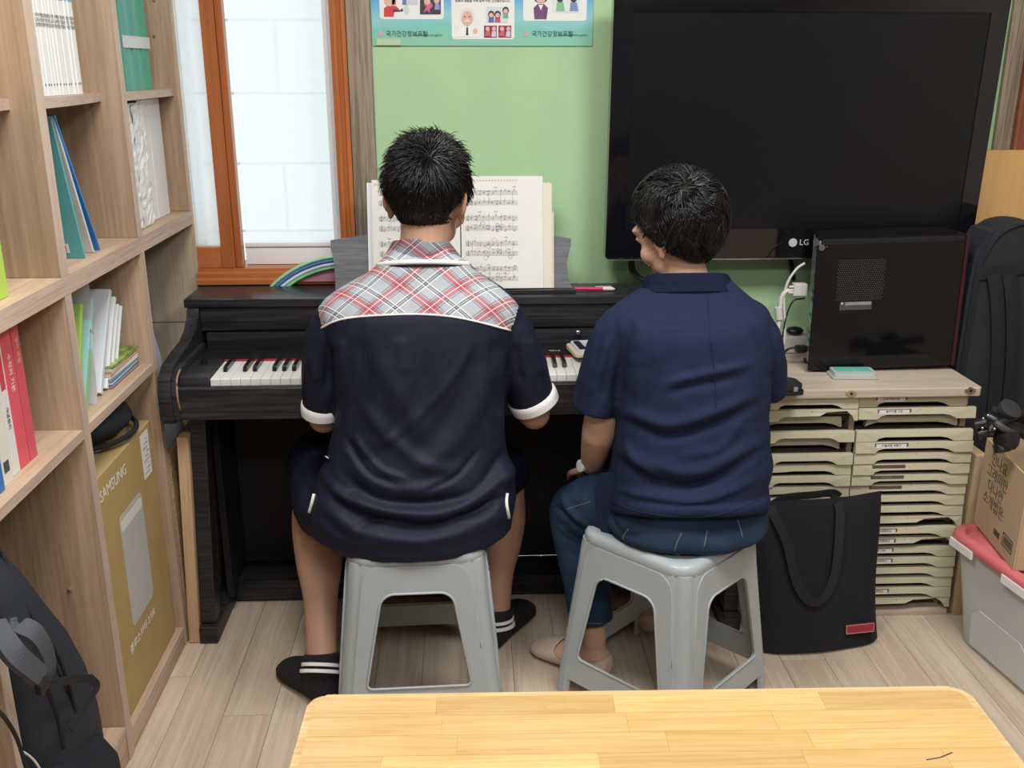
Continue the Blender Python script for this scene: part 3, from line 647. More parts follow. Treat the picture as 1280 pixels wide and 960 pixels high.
# staves and notes as printed marks
def yfr(x, x0, x1, bow): k = (x - x0) / (x1 - x0); return -.1625 - bow * math.sin(math.pi * max(0, min(1, k)) ** .7) - .0006
bmI = bmesh.new(); bmB = bmesh.new(); bmR = bmesh.new()
def q(bm, x, z, w, h, x0, x1, bow):
    n = max(1, int(w / .012)); 
    for i_ in range(n):
        xa, xb = x + w * i_ / n, x + w * (i_ + 1) / n
        vs = [bm.verts.new(mb_m @ Vector((a, yfr(a, x0, x1, bow), b))) for a, b in ((xa, z), (xb, z), (xb, z + h), (xa, z + h))]; bm.faces.new(vs)
rs = random.Random(3)
for x0, x1, bow, a, b in ((xc + .0015, xr + .004, .006, .012, .142), (xl, xc - .0015, .005, .018, .13)):
    for sy in range(4):
        for hv in (0, 1):
            zb = .8735 + .262 - .066 * sy - hv * .026 - .018
            for l in range(5): q(bmI, x0 + a, zb + l * .0026, b - .005, .00045, x0, x1, bow)
            for nn in range(11):
                xx = x0 + a + .012 + nn * .0112 + rs.uniform(-.002, .002); zz = zb + rs.uniform(-.004, .012)
                q(bmI, xx, zz, .0034, .0026, x0, x1, bow); q(bmI, xx + .003, zz, .0006, .011 * rs.choice((1, 1, .6)), x0, x1, bow)
                if rs.random() < .3: q(bmI, xx - .003, zz + .010, .010, .0012, x0, x1, bow)
            q(bmI, x0 + a, zb, .0008, .012, x0, x1, bow); q(bmI, x0 + a + .004, zb - .001, .0035, .0045, x0, x1, bow); q(bmI, x0 + a + .0055, zb + .004, .0018, .010, x0, x1, bow)
        for bar in range(4): q(bmI, x0 + a + .03 + bar * .031, zb, .0005, .036, x0, x1, bow)
    for k in range(14 if a < .015 else 5):
        cx, cz, r = x0 + rs.uniform(.05, .13), .8735 + rs.uniform(.02, .17), rs.uniform(.003, .006)
        bmq = bmR if k > 10 or (k == 4) else bmB
        for t in range(12): q(bmq, cx + r * math.cos(t * .52), cz + r * math.sin(t * .52), .0016, .0012, x0, x1, bow)
rel(obj('printed_notes', bmI, M_['faint_ink'], recalc=False), mb); rel(obj('pencil_marks', bmB, M_['pencil_blue'], recalc=False), mb); rel(obj('pencil_marks', bmR, M_['pencil_red'], recalc=False), mb)
bm = bmesh.new()
for k in range(18): q(bm, xc + .012 + k * .0078, .8735 + .279, .004, .004, xc + .0015, xr + .004, .006)
for k in range(3): q(bm, xl + .006 + k * .006, .8735 + .27, .004, .004, xl, xc, .005)
rel(obj('page_border_print', bm, C(.62, .45, .32), recalc=False), mb)
# pen
pe = empty('pink_pen', U(742, 361, z=.868), 'pink pen with clear clip lying on the piano lid right of the music rest', 'pen')
bm = bmesh.new(); tube(bm, [(-.052, .004, 0), (.025, -.002, 0)], .0048, 12); tube(bm, [(-.060, .0046, 0), (-.052, .004, 0)], [.0015, .0046], 10); obj('barrel', bm, M_['pink_pen'], pe, smooth=40)
bm = bmesh.new(); tube(bm, [(.025, -.002, 0), (.050, -.004, 0)], .0050, 12); tube(bm, [(.05, -.004, .0), (.056, -.0045, 0)], [.005, .002], 10); box(bm, (.004, -.0022, .0052), (.048, .0012, .0068)); obj('clip_cap', bm, mat('pen_clear', (.8, .62, .66), .15), pe, smooth=40)
# notepad in a beige case on the keys
c = U(742, 441, z=.74); nb = empty('notepad', (c.x - .004, c.y + .0, .7445), 'white notepad in a beige case with black clip lying on the piano keys', 'notepad', rz=R(8))
bm = bmesh.new(); prism(bm, rrect(.115, .115, .018), 0, .009, 'z'); obj('case', bm, C(.70, .58, .44), nb, bevel=.002, smooth=40)
bm = bmesh.new(); prism(bm, rrect(.098, .098, .012, cx=.004, cy=.008), .0092, .014, 'z'); obj('page_block', bm, C(.66, .72, .82), nb)
bm = bmesh.new(); box(bm, (-.040, -.028, .0142), (-.024, .040, .018)); box(bm, (-.040, -.028, .0142), (-.016, -.018, .0185)); obj('clip', bm, M_['black_plastic'], nb, bevel=.001)
bm = bmesh.new()
for k in range(9): box(bm, (-.018 + k * .007, -.025, .0141), (-.0172 + k * .007, .05, .0143))
obj('ruled_lines', bm, C(.35, .42, .55), nb)
# hoops and pink folder behind the lid, left of the rest
def hoop(cx, cz, r, rr, m, y, label, a0=40, a1=175):
    P = [(cx + r * math.cos(R(a)), y, cz + r * math.sin(R(a))) for a in range(0, 360, 6)]
    bm = bmesh.new(); tube(bm, P, rr, 10, (0, 1, 0), closed=True); o = obj('toy_hoop', bm, m, smooth=True); tag(o, label, 'hoop', 'foam hoops behind the piano lid'); return o
HG, HB, HW = C(.30, .62, .36), C(.08, .17, .42), C(.62, .68, .78)
def circ(a, b, c):
    ax_, ay, bx_, by, cx_, cy = a.x, a.z, b.x, b.z, c.x, c.z; d = 2 * (ax_ * (by - cy) + bx_ * (cy - ay) + cx_ * (ay - by))
    ux = ((ax_ ** 2 + ay ** 2) * (by - cy) + (bx_ ** 2 + by ** 2) * (cy - ay) + (cx_ ** 2 + cy ** 2) * (ay - by)) / d; uy = ((ax_ ** 2 + ay ** 2) * (cx_ - bx_) + (bx_ ** 2 + by ** 2) * (ax_ - cx_) + (cx_ ** 2 + cy ** 2) * (bx_ - ax_)) / d
    return ux, uy, math.hypot(ax_ - ux, ay - uy)
hx, hz, hr = circ(U(343, 354, y=-.008), U(375, 331, y=-.008), U(413, 319, y=-.008))
hoop(hx, hz, hr, .0048, HG, -.0410, 'outermost mint green hoop standing behind the piano lid')
hoop(hx, hz, hr - .0098, .0048, HB, -.0412, 'dark blue hoop inside the mint green one behind the piano lid')
hoop(hx, hz, hr - .0196, .0046, HW, -.0414, 'pale blue-white hoop behind the piano lid')
hoop(hx, hz, hr - .029, .0046, C(.22, .60, .28), -.0410, 'innermost bright green hoop behind the piano lid')
bm = bmesh.new(); fx_ = U(373, 330, y=-.018); prism(bm, [(fx_.x, .87), (-.06, .87), (-.06, .965), (-.10, .985), (fx_.x + .01, fx_.z + .006), (fx_.x, fx_.z)], -.0335, -.0305, 'y'); o = obj('pink_folder', bm, C(.50, .23, .29), bevel=.001); tag(o, 'dusty pink plastic folder standing behind the hoops', 'folder')
bm = bmesh.new()
P = []; c = U(812, 322, y=-.04)
for k in range(5):
    for a in range(0, 360, 15):
        t = R(a); P.append((c.x + (.045 + .004 * k) * math.cos(t), -.045 - .004 * k, c.z - .01 + (.050 + .003 * (k % 3)) * math.sin(t)))
tube(bm, P, .0028, 6, (0, 1, 0)); o = obj('cable_coil', bm, M_['black_plastic'], smooth=True); tag(o, 'coiled black cable hanging under the television behind the woman in navy', 'cable')
# ================================================================ POSTER
px0, px1, pz0 = -.239, .334, 1.485
po = empty('wall_poster', (.05, -.003, pz0), 'blue-green health information poster taped to the green wall', 'poster')
pm = bpy.data.materials.new('poster_print'); pm.use_nodes = True; nt = pm.node_tree; b = nt.nodes['Principled BSDF']; b.inputs['Roughness'].default_value = .3
g = nt.nodes.new('ShaderNodeTexCoord'); sp = nt.nodes.new('ShaderNodeSeparateXYZ'); nt.links.new(g.outputs['Object'], sp.inputs[0])
nz = nt.nodes.new('ShaderNodeTexNoise'); nz.inputs['Scale'].default_value = 9; nt.links.new(g.outputs['Object'], nz.inputs[0])
ma = nt.nodes.new('ShaderNodeMath'); ma.operation = 'MULTIPLY_ADD'; ma.inputs[1].default_value = .06; nt.links.new(nz.outputs[0], ma.inputs[0]); nt.links.new(sp.outputs[2], ma.inputs[2])
mr = nt.nodes.new('ShaderNodeMapRange'); mr.inputs[1].default_value = .03; mr.inputs[2].default_value = .15; nt.links.new(ma.outputs[0], mr.inputs[0])
cr = nt.nodes.new('ShaderNodeValToRGB'); nt.links.new(mr.outputs[0], cr.inputs[0]); nt.links.new(cr.outputs[0], b.inputs['Base Color'])
E_ = cr.color_ramp.elements; E_[0].position = 0; E_[0].color = (.27, .58, .40, 1); E_[1].position = 1; E_[1].color = (.10, .40, .75, 1)
e = E_.new(.35); e.color = (.22, .58, .50, 1); e = E_.new(.6); e.color = (.30, .62, .66, 1)
bm = bmesh.new(); box(bm, (px0 - .05, -.0008, 0), (px1 - .05, .0008, .42)); o = obj('poster_sheet', bm, pm, po, loc=(0, 0, 0))
def PX(px, py): p = U(px, py, y=-.004); return p.x - .05, p.z - pz0
def pflat(name, pts, m, y, par=po):
    bm = bmesh.new(); prism(bm, [PX(*p) if abs(p[0]) > 2 else p for p in pts], y - .0002, y, 'y'); return obj(name, bm, m, par)
WP = C(.80, .82, .80)
def ell(cx, cy, rx, ry, n=16): return [(cx + rx * math.cos(2 * math.pi * k / n), cy + ry * math.sin(2 * math.pi * k / n)) for k in range(n)]
for a, b_, c_ in ((475, 555, 24), (565, 643, 49), (654, 733, 26)):
    xa, za = PX(a, c_); xb, _ = PX(b_, c_)
    bm = bmesh.new(); prism(bm, rrect(xb - xa, .30, .008, cx=(xa + xb) / 2, cy=za + .15), -.0014, -.0010, 'y'); obj('poster_panel', bm, WP, po)
L1, L2, L3 = -.0020, -.0024, -.0028
skinp = C(.75, .45, .38); redp = C(.62, .05, .06); inkp = C(.05, .04, .06); purp = C(.16, .07, .17)
# man in a red top
pflat('printed_figure', [(480, 21), (480, 10), (487, 6), (496, 8), (500, 13), (493, 15), (492, 21)], redp, L1)
pflat('printed_head', ell(487, 1, 7, 7), skinp, L2); pflat('printed_arm', [(491, 11), (500, 13), (503, 10), (504, 14), (492, 15)], inkp, L2)
pflat('printed_figure', ell(508, 12, 3.5, 6), C(.55, .68, .64), L1)
pflat('printed_box', [(505, -20), (522, -20), (522, 6), (505, 6)], C(.6, .6, .7), L1)
pflat('printed_figure', [(490, -4), (495, -4), (495, 6), (490, 6)], C(.5, .15, .25), L2); pflat('printed_figure', [(503, -4), (508, -4), (508, 6), (503, 6)], C(.15, .2, .4), L2)
pflat('printed_box', [(525, -20), (551, -20), (551, 18), (525, 18)], inkp, L1)
pflat('printed_figure', [(529, 16), (533, 8), (530, 6), (539, 3), (541, 8), (537, 12), (538, 17), (534, 13)], C(.65, .12, .25), L2); pflat('printed_head', ell(534, 2, 4, 4), skinp, L3)
pflat('printed_figure', [(543, 12), (544, 4), (549, 4), (550, 12)], C(.25, .3, .6), L2); pflat('printed_head', ell(546, 1, 3.4, 3.4), skinp, L3)
# old doctor
pflat('printed_figure', [(570, 46), (573, 36), (580, 33), (590, 34), (596, 38), (599, 46)], C(.84, .85, .84), L1)
pflat('printed_hair', ell(584, 20, 9.5, 11), C(.72, .74, .73), L1); pflat('printed_head', ell(584, 23, 7, 9.5), C(.72, .44, .36), L2)
pflat('printed_moustache', [(579, 27), (584, 24.5), (589, 27), (584, 26.5)], C(.84, .84, .82), L3); pflat('printed_tie', [(583, 34), (585, 34), (585.5, 44), (582.5, 44)], inkp, L2)
for xx in (581, 587): pflat('printed_eye', ell(xx, 21, .8, 1, 8), inkp, L3)
pflat('printed_hand', ell(594, 39, 3, 3.5), skinp, L2)
pflat('printed_box', [(608, 8), (635, 9), (635, 29), (608, 28)], C(.62, .72, .74), L1)
for xx, cc, yy in ((614, (.10, .16, .35), 21), (622, (.55, .08, .15), 21), (632, (.2, .45, .35), 16)):
    pflat('printed_figure', [(xx - 3.5, yy + 7), (xx - 3, yy - 1), (xx + 3, yy - 1), (xx + 3.5, yy + 7)], C(*cc), L2); pflat('printed_hair', ell(xx, yy - 3, 4, 4.6), inkp, L2); pflat('printed_head', ell(xx, yy - 2, 2.8, 3), skinp, L3)
for xx in (605, 623):
    pflat('printed_box', [(xx, 32), (xx + 16, 32), (xx + 16, 47), (xx, 47)], C(.25, .03, .10), L1)
    pflat('printed_figure', [(xx + 1, 45), (xx + 2, 40), (xx + 7, 37), (xx + 8, 45)], C(.62, .12, .12), L2); pflat('printed_figure', [(xx + 9, 46), (xx + 10, 39), (xx + 15, 39), (xx + 15, 46)], C(.55, .6, .75), L2)
    for dx in (4.5, 12.5): pflat('printed_head', ell(xx + dx, 36, 2.6, 2.8), skinp, L3)
# woman in purple
pflat('printed_figure', [(668, 24), (667, 10), (672, 5), (680, 5), (685, 10), (683, 24)], purp, L1); pflat('printed_collar', [(673, 6), (679, 6), (676, 13)], WP, L2)
pflat('printed_hair', ell(676, -3, 9, 7), inkp, L1); pflat('printed_head', ell(676, -1, 6, 5), skinp, L2)
pflat('printed_box', [(691, -20), (725, -20), (724, 16), (691, 15)], C(.70, .78, .75), L1)
pflat('printed_figure', [(695, 14), (696, 3), (704, 2), (706, 14)], C(.25, .5, .3), L2); pflat('printed_head', ell(700, -1, 4, 4), inkp, L3)
pflat('printed_figure', [(712, 14), (713, 3), (721, 3), (723, 14)], C(.2, .28, .55), L2); pflat('printed_head', ell(717, -1, 4, 4), inkp, L3)
for cx_ in (474, 656):
    x_, z_ = PX(cx_ + 2, 42); bm = bmesh.new(); prism(bm, ell(x_, z_, .005, .007, 12), L1 - .0002, L1, 'y'); obj('printed_logo', bm, C(.72, .35, .42), po)
    x_, z_ = PX(cx_ + 8.5, 42.5); text('poster_text', '국가건강정보포털', .0155, FY(x_, L2, z_), C(.06, .13, .12), po, align='LEFT', sx=.95)
    x_, z_ = PX(cx_ + 42, 43.5); text('poster_text', 'http://health.mw.go.kr', .0085, FY(x_, L2, z_), C(.10, .2, .2), po, align='LEFT')
x_, z_ = PX(569, 1); text('poster_text', '운동과 생활을 위해 함께 하는 건강습관입니다.', .0075, FY(x_, L2, z_), inkp, po, align='LEFT')
x_, z_ = PX(486, 52); bm = bmesh.new(); box(bm, (x_ - .032, -.0036, z_ - .009), (x_ + .032, -.0030, z_ + .007)); obj('clear_tape', bm, mat('poster_tape', (.5, .62, .42), .25), po)
# ================================================================ TELEVISION
tv = empty('television', (.88, -.05, .937), 'large black flat television mounted on the green wall', 'television')
TV = TILT(-.095, .937, -2.2)
X0_, X1_, Z0_, Z1_ = .371, 1.378, .937, 1.606
def tp(name, bm, m, **k):
    for v in bm.verts: v.co = TV @ v.co
    o = obj(name, bm, m, **k); return rel(o, tv)
bm = bmesh.new(); prism(bm, rrect(X1_ - X0_, Z1_ - Z0_, .010, cx=(X0_ + X1_) / 2, cy=(Z0_ + Z1_) / 2), -.098, -.060, 'y'); tp('casing', bm, M_['tv_gloss'], bevel=.003, smooth=35)
sx0, sx1, sz0, sz1 = X0_ + .050, X1_ - .048, Z0_ + .082, Z1_ - .042
bm = bmesh.new()
o_ = [(X0_ + .004, Z0_ + .004), (X1_ - .004, Z0_ + .004), (X1_ - .004, Z1_ - .004), (X0_ + .004, Z1_ - .004)]; i_ = [(sx0, sz0), (sx1, sz0), (sx1, sz1), (sx0, sz1)]
for k in range(4):
    k2 = (k + 1) % 4
    a = bm.verts.new((o_[k][0], -.0985, o_[k][1])); b = bm.verts.new((o_[k2][0], -.0985, o_[k2][1])); c = bm.verts.new((i_[k2][0], -.1025, i_[k2][1])); d = bm.verts.new((i_[k][0], -.1025, i_[k][1])); bm.faces.new((a, b, c, d))
    c2 = bm.verts.new((i_[k2][0], -.0990, i_[k2][1])); d2 = bm.verts.new((i_[k][0], -.0990, i_[k][1])); bm.faces.new((d, c, c2, d2))
tp('bezel', bm, M_['tv_gloss'])
bm = bmesh.new(); box(bm, (sx0, -.0995, sz0), (sx1, -.0985, sz1)); tp('screen', bm, M_['tv_screen'])
bm = bmesh.new(); box(bm, (X0_ + .02, -.0985, Z0_ - .0035), (X1_ - .02, -.085, Z0_ - .0002)); tp('silver_strip', bm, M_['chrome'], bevel=.001)
bm = bmesh.new(); lp = U(991, 303, y=-.105); prism(bm, ell(lp.x, lp.z, .0115, .0115, 24), -.1048, -.1038, 'y'); tp('logo_disc', bm, C(.55, .55, .56, .3))
o = text('logo_text', 'LG', .022, TV @ FY(lp.x + .031, -.1042, lp.z), C(.6, .6, .62, .3)); rel(o, tv)
bm = bmesh.new(); box(bm, (.6, -.0595, 1.1), (1.2, -.012, 1.4)); tube(bm, [(.87, -.05, .99), (.90, -.03, .93), (.92, -.02, .86)], .006, 8); rel(obj('wall_bracket', bm, M_['matte_black']), tv)
# wooden board at the far right
yb_ = U(1232, 188, y=-.045)
o = bx('yellow_board', (yb_.x - .06, -.050, 0), (1.98, -.018, yb_.z), M_['yellow_board'], bevel=.002); tag(o, 'yellow-brown wooden board standing behind the black instrument bag', 'board')
# ================================================================ DRAWER CABINET
cb = empty('drawer_cabinet', (1.02, -.2, 0), 'wide low cabinet with two columns of cream plastic paper drawers', 'cabinet')
def cp(o): return rel(o, cb)
CX0, CXM, CX1 = .742, .988, 1.297
bm = bmesh.new(); prism(bm, [(CX0 - .005, -.015), (CX0 - .005, -.412), (CX1 - .006, -.410), (CX1, -.404), (CX1, -.015)], .6375, .661, 'z'); cp(obj('cabinet_top', bm, M_['cabinet_top'], bevel=.003))
postm = mat('cabinet_post', (.46, .37, .31), .6)
for xa, xb in ((CX0, CX0 + .014), (CXM - .007, CXM + .007), (CX1 - .022, CX1 - .008)): cp(bx('upright_panel', (xa, -.365 + .0, .02), (xb, -.016, .637), postm))
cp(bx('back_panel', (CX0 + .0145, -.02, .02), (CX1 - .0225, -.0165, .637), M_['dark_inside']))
cp(bx('plinth', (CX0, -.395, 0), (CX1 + .004, -.02, .0195), M_['cabinet_top'], bevel=.002))
for px, py in ((1064, 492), (1213, 488)):
    c = U(px, py, y=-.413); bm = bmesh.new(); cyl(bm, (c.x, -.4135, c.z), .0085, .003, 'y', 20); box(bm, (c.x - .014, -.4135, c.z - .0035), (c.x + .014, -.4125, c.z + .0035)); lk = cp(obj('lock_plate', bm, M_['brass_dull'], smooth=40))
    bm = bmesh.new(); cyl(bm, (c.x, -.4155, c.z), .0035, .0015, 'y', 12); o = obj('keyhole', bm, M_['black_plastic']); cp(o)
H = .0303; NR = 20; rd = random.Random(5)
def drawer(x0, x1, z0, yf, style, lab):
    w = x1 - x0; h = H - .0016; gap = .0135
    bm = bmesh.new(); n = 10
    a0, a1 = (.17, .84)
    arch = [(x0 + w * a0, 0), (x0 + w * (a0 + .02), gap * .7), (x0 + w * (a0 + .07), gap)]
    arch += [(x0 + w * (a1 - .12), gap), (x0 + w * (a1 - .06), gap * .75), (x0 + w * a1, 0)]
    pts = [(x0, 0)] + arch + [(x1, 0), (x1, h), (x0, h)]
    if style == 'short':   # both broken-off ends
        pts = [(x0 + w * .10, .001)] + [(x0 + w * .14, gap * .6), (x0 + w * .2, gap)] + [(x1 - w * .28, gap), (x1 - w * .18, gap * .6), (x1 - w * .12, 0), (x1 - w * .10, .002), (x1 - w * .11, h), (x0 + w * .12, h)]
    if style == 'chip': pts = [(x0, 0)] + arch[:3] + [(x1 - w * .40, gap), (x1 - w * .33, h * .80), (x1 - w * .12, h * .92), (x1 - w * .06, h * .5), (x1 - w * .04, 0), (x1, 0), (x1, h), (x0, h)]
    if style == 'chipl': pts = [(x0, 0), (x0 + w * .08, h * .35), (x0 + w * .3, h * .4), (x0 + w * .38, gap)] + arch[3:] + [(x1, 0), (x1, h), (x0, h)]
    m = len(pts)
    # upper edge leans back, the grip face bulges
    f = [bm.verts.new((p[0], yf - (.004 if p[1] < h * .6 else 0), z0 + p[1])) for p in pts]; k = [bm.verts.new((p[0], yf + .014, z0 + p[1])) for p in pts]
    bm.faces.new(f); bm.faces.new(k[::-1])
    for i in range(m): bm.faces.new((f[i], f[(i + 1) % m], k[(i + 1) % m], k[i]))
    d = obj('drawer', bm, M_['drawer'], bevel=.0007, seg=1)
    cp(d)
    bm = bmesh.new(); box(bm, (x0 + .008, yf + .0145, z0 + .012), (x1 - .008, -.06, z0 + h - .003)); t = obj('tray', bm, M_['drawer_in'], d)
    bm = bmesh.new(); box(bm, (x0 + w * .52, yf - .0012, z0 + gap + .002), (x0 + w * .522, yf - .0002, z0 + h - .001)); obj('front_seam', bm, M_['drawer_in'], d)
    if lab:
        la, lb_ = x0 + w * .16, x0 + w * .43
        bm = bmesh.new(); box(bm, (la, yf - .0028, z0 + gap - .001), (lb_ + .004, yf - .0002, z0 + h - .002)); obj('label_holder', bm, M_['label_slot'], d, bevel=.0004, seg=1)
        if lab == 2:
            bm = bmesh.new(); box(bm, (la + .003, yf - .0036, z0 + gap + .001), (lb_ - .001, yf - .0029, z0 + h - .0035)); obj('paper_label', bm, M_['label_paper'], d)
            text('label_text', rd.choice(['초등과학 실험재료', '소식지 방과후학교', '교재 학습자료', '미술재료 색종이', '음악이론 기초']), .0075, FY((la + lb_) / 2 + .001, yf - .0038, z0 + gap + .0075), M_['ink'], d)
        if lab == 3: text('label_text', '음악이론', .008, FY((la + lb_) / 2, yf - .003, z0 + gap + .0065), C(.3, .25, .2), d)
rl = {0: 2, 1: 2, 4: 2, 6: 1, 7: 3, 8: 1, 9: 0, 12: 2, 13: 2, 14: 2, 15: 2, 18: 2}
rstyle = {0: 'rec', 2: 'short', 11: 'chip', 13: 'chip', 19: 'chip'}
lstyle = {1: 'chip', 2: 'short', 4: 'short', 6: 'chipl', 8: 'chipl', 9: 'chipl'}
for k in range(NR):
    z0 = .6362 - (k + 1) * H - .0005
    s = rstyle.get(k, '')
    drawer(CXM + .002, CX1 - (.024 if k == 0 else -.002 + (k < 4) * .003 - .0), z0, -.400 + rd.uniform(-.003, .004) + (.03 if s == 'short' else .012 if k == 0 else 0), s, rl.get(k, 0))
    s = lstyle.get(k, '')
    drawer(CX0 - .004, CXM - .002, z0, -.400 + rd.uniform(-.003, .004) + (.03 if s == 'short' else 0), s, 0)
# things on the cabinet
cbx = empty('card_case', U(1065, 470, z=.662) , 'small clear plastic case with teal cards on the cabinet top', 'case', rz=R(-3))
bm = bmesh.new(); prism(bm, rrect(.118, .060, .006), .0005, .0055, 'z'); obj('case_base', bm, mat('milky_plastic', (.68, .74, .70), .2, trans=.3), cbx, bevel=.001)
bm = bmesh.new(); prism(bm, rrect(.108, .052, .006), .006, .017, 'z'); obj('case_lid', bm, mat('milky_lid', (.66, .76, .72), .15, trans=.3), cbx, bevel=.002)
bx('teal_card', (-.045, -.012, .0172), (.002, .022, .0178), M_['teal_card'], cbx); bx('teal_card', (.006, -.012, .0172), (.046, .022, .0178), M_['teal_card'], cbx)
c = U(985, 490, z=.662); wt = empty('black_wallet', (c.x - .012, c.y + .005, .662), 'black leather wallet-like device beside the sleeve of the woman in navy, on the cabinet', 'wallet', rz=R(4))
bm = bmesh.new(); prism(bm, rrect(.085, .075, .012), .0005, .012, 'z'); obj('wallet_base', bm, M_['black_plastic'], wt, bevel=.003, smooth=40)
bm = bmesh.new(); prism(bm, rrect(.080, .068, .014), .0125, .026, 'z'); obj('wallet_flap', bm, C(.02, .022, .03, .35), wt, bevel=.005, smooth=40)
bx('wallet_tab', (.012, -.0395, .012), (.022, -.0345, .022), C(.3, .3, .3), wt)
c = U(1030, 464, z=.662); bm = bmesh.new(); cyl(bm, (c.x, c.y, .668), .010, .012, 'y', 16); o = obj('rubber_foot_roll', bm, M_['black_plastic'], smooth=40); tag(o, 'small black round plug lying in front of the computer tower', 'plug')
# ---------------------------------------------------------------- computer
pc = empty('computer_tower', (1.09, -.17, .662), 'glossy black computer tower lying along the cabinet top with dotted vent', 'computer')
PM = Matrix.Translation((1.09, -.17, .662)) @ Matrix.Rotation(R(1.5), 4, 'Z') @ Matrix.Rotation(R(-1.0), 4, 'Y') @ Matrix.Translation((-1.09, .17, -.662))
def pcp(name, bm, m, **k):
    for v in bm.verts: v.co = PM @ v.co
    return rel(obj(name, bm, m, **k), pc)
gl = mat('pc_gloss', (.006, .006, .007), .07, spec=.4)
PX0, PX1, PY0, PY1, PZ0, PZ1 = .892, 1.288, -.262, -.128, .672, 1.018
bm = bmesh.new(); prism(bm, [(PX0 + .012, PY0 + .003), (PX1 - .004, PY0 + .003), (PX1 - .004, PY1), (PX0 + .040, PY1)], PZ0, PZ1, 'z'); pcp('chassis', bm, M_['black_plastic'], bevel=.003)
bm = bmesh.new(); box(bm, (PX0, PY0, PZ0 - .002), (PX1 - .006, PY0 + .0025, PZ1 - .014)); pcp('side_panel', bm, gl, bevel=.001)
bm = bmesh.new(); prism(bm, [(PX0 + .002, PY0 + .004), (PX1, PY0 + .004), (PX1, PY1), (PX0 + .036, PY1)], PZ1 + .0003, PZ1 + .003, 'z'); pcp('top_panel', bm, gl, bevel=.001)
bm = bmesh.new(); box(bm, (PX1 - .0055, PY0 - .002, PZ0 - .002), (PX1 + .004, PY1, PZ1 + .002)); pcp('front_panel', bm, C(.045, .008, .015, .2), bevel=.0015)
bm = bmesh.new(); RP = Matrix.Translation((PX0 + .0115, PY0 + .003, 0)) @ Matrix.Rotation(-math.atan2(.043, .174), 4, 'Z')
box(bm, (-.004, .002, PZ0 + .004), (-.0003, .128, PZ1 - .004), RP); pcp('rear_plate', bm, M_['galvanised'])
for k in range(14):
    bm = bmesh.new(); box(bm, (-.0062, .014 + (k % 3) * .03, PZ0 + .015 + k * .0225), (-.0042, .040 + (k % 2) * .03, PZ0 + .025 + k * .0225), RP); pcp('rear_port', bm, C(.09, .10, .12) if k % 3 else M_['chrome'])
bm = bmesh.new(); cyl(bm, (PX0 + .012, PY0 - .001, PZ1 - .020), .008, .004, 'y', 16); cyl(bm, (PX0 + .025, PY0 - .001, PZ1 - .018), .002, .003, 'y', 8); pcp('thumb_screw', bm, C(.10, .10, .11), smooth=40)
for xx in (PX0 + .05, PX1 - .05):
    bm = bmesh.new(); box(bm, (xx - .02, PY0 + .02, .6625), (xx + .02, PY1 - .02, PZ0 - .0005)); pcp('pc_foot', bm, M_['black_plastic'])
bm = bmesh.new(); va = U(1050, 322, y=PY0); vb = U(1104, 373, y=PY0); nxv = 22; nzv = 21
for i in range(nxv):
    for j in range(nzv):
        x = va.x + (vb.x - va.x) * (i + .5 * (j % 2)) / nxv; z = vb.z + (va.z - vb.z) * j / nzv
        bmesh.ops.create_circle(bm, cap_ends=True, segments=6, radius=.0013, matrix=Matrix.Translation((x, PY0 - .0003, z)) @ Matrix.Rotation(R(90), 4, 'X'))
o = pcp('vent_holes', bm, C(.10, .10, .10)); o['kind'] = 'stuff'
va = U(1050, 376, y=PY0); vb = U(1089, 386, y=PY0)
bm = bmesh.new(); box(bm, (va.x, PY0 - .0006, vb.z), (vb.x, PY0 - .0002, va.z)); sl = pcp('sticker', bm, C(.07, .07, .07))
bm = bmesh.new()
for k in range(4): box(bm, (va.x + .014, PY0 - .0009, va.z - .003 - k * .002), (vb.x - .002, PY0 - .0007, va.z - .0022 - k * .002))
box(bm, (va.x + .003, PY0 - .0009, va.z - .007), (va.x + .008, PY0 - .0007, va.z - .002)); pcp('sticker_print', bm, C(.55, .55, .55))
# cables
Y_ = -.20
def CP(px, py, y=Y_): return U(px, py, y=y)
vg = empty('vga_cable', CP(985, 380), 'thick white monitor cable with grey-white plug in the back of the computer', 'cable')
rel(tb('cable', [CP(993, 362), CP(983, 364), CP(977, 372), CP(975, 385), CP(974, 400), CP(970, 425), CP(966, 450, -.1), CP(975, 480, -.05)], .0062, M_['cable_white'], k=5, n=10), vg)
a = CP(990, 369); b = CP(1008, 354); bm = bmesh.new(); box(bm, (a.x, Y_ - .012, a.z), (b.x, Y_ + .012, b.z)); rel(obj('plug', bm, M_['cable_white'], bevel=.002), vg)
for yy in (-.008, .008):
    bm = bmesh.new(); tube(bm, [(a.x - .012, Y_ - .006, (a.z + b.z) / 2 + yy), (a.x, Y_ - .006, (a.z + b.z) / 2 + yy)], .003, 8); rel(obj('plug_screw', bm, M_['cable_white'], smooth=40), vg)
a = CP(974, 399); bm = bmesh.new(); tube(bm, [a, CP(973, 384)], .0105, 12); rel(obj('ferrite_bead', bm, M_['cable_white'], smooth=40), vg)
wc = tb('white_cable', [CP(1006, 329), CP(996, 336), CP(985, 352), CP(980, 372), CP(981, 400), CP(980, 430), CP(972, 452), CP(980, 475, -.08)], .0035, M_['cable_white'], k=5); tag(wc, 'thin white cable looping from the top of the computer back', 'cable')
bc = tb('black_cable', [CP(1006, 373), CP(992, 376), CP(984, 392), CP(979, 415), CP(976, 435, -.1), CP(974, 455, -.05)], .0022, M_['black_plastic'], k=5); tag(bc, 'thin black cable curving down beside the white ones', 'cable')
pw_ = empty('power_cable', CP(995, 435), 'black power cable with moulded plug at the bottom of the computer back', 'cable')
rel(tb('cable', [CP(995, 434), CP(986, 436), CP(975, 444), CP(960, 450, -.1)], .0035, M_['black_plastic'], k=5), pw_)
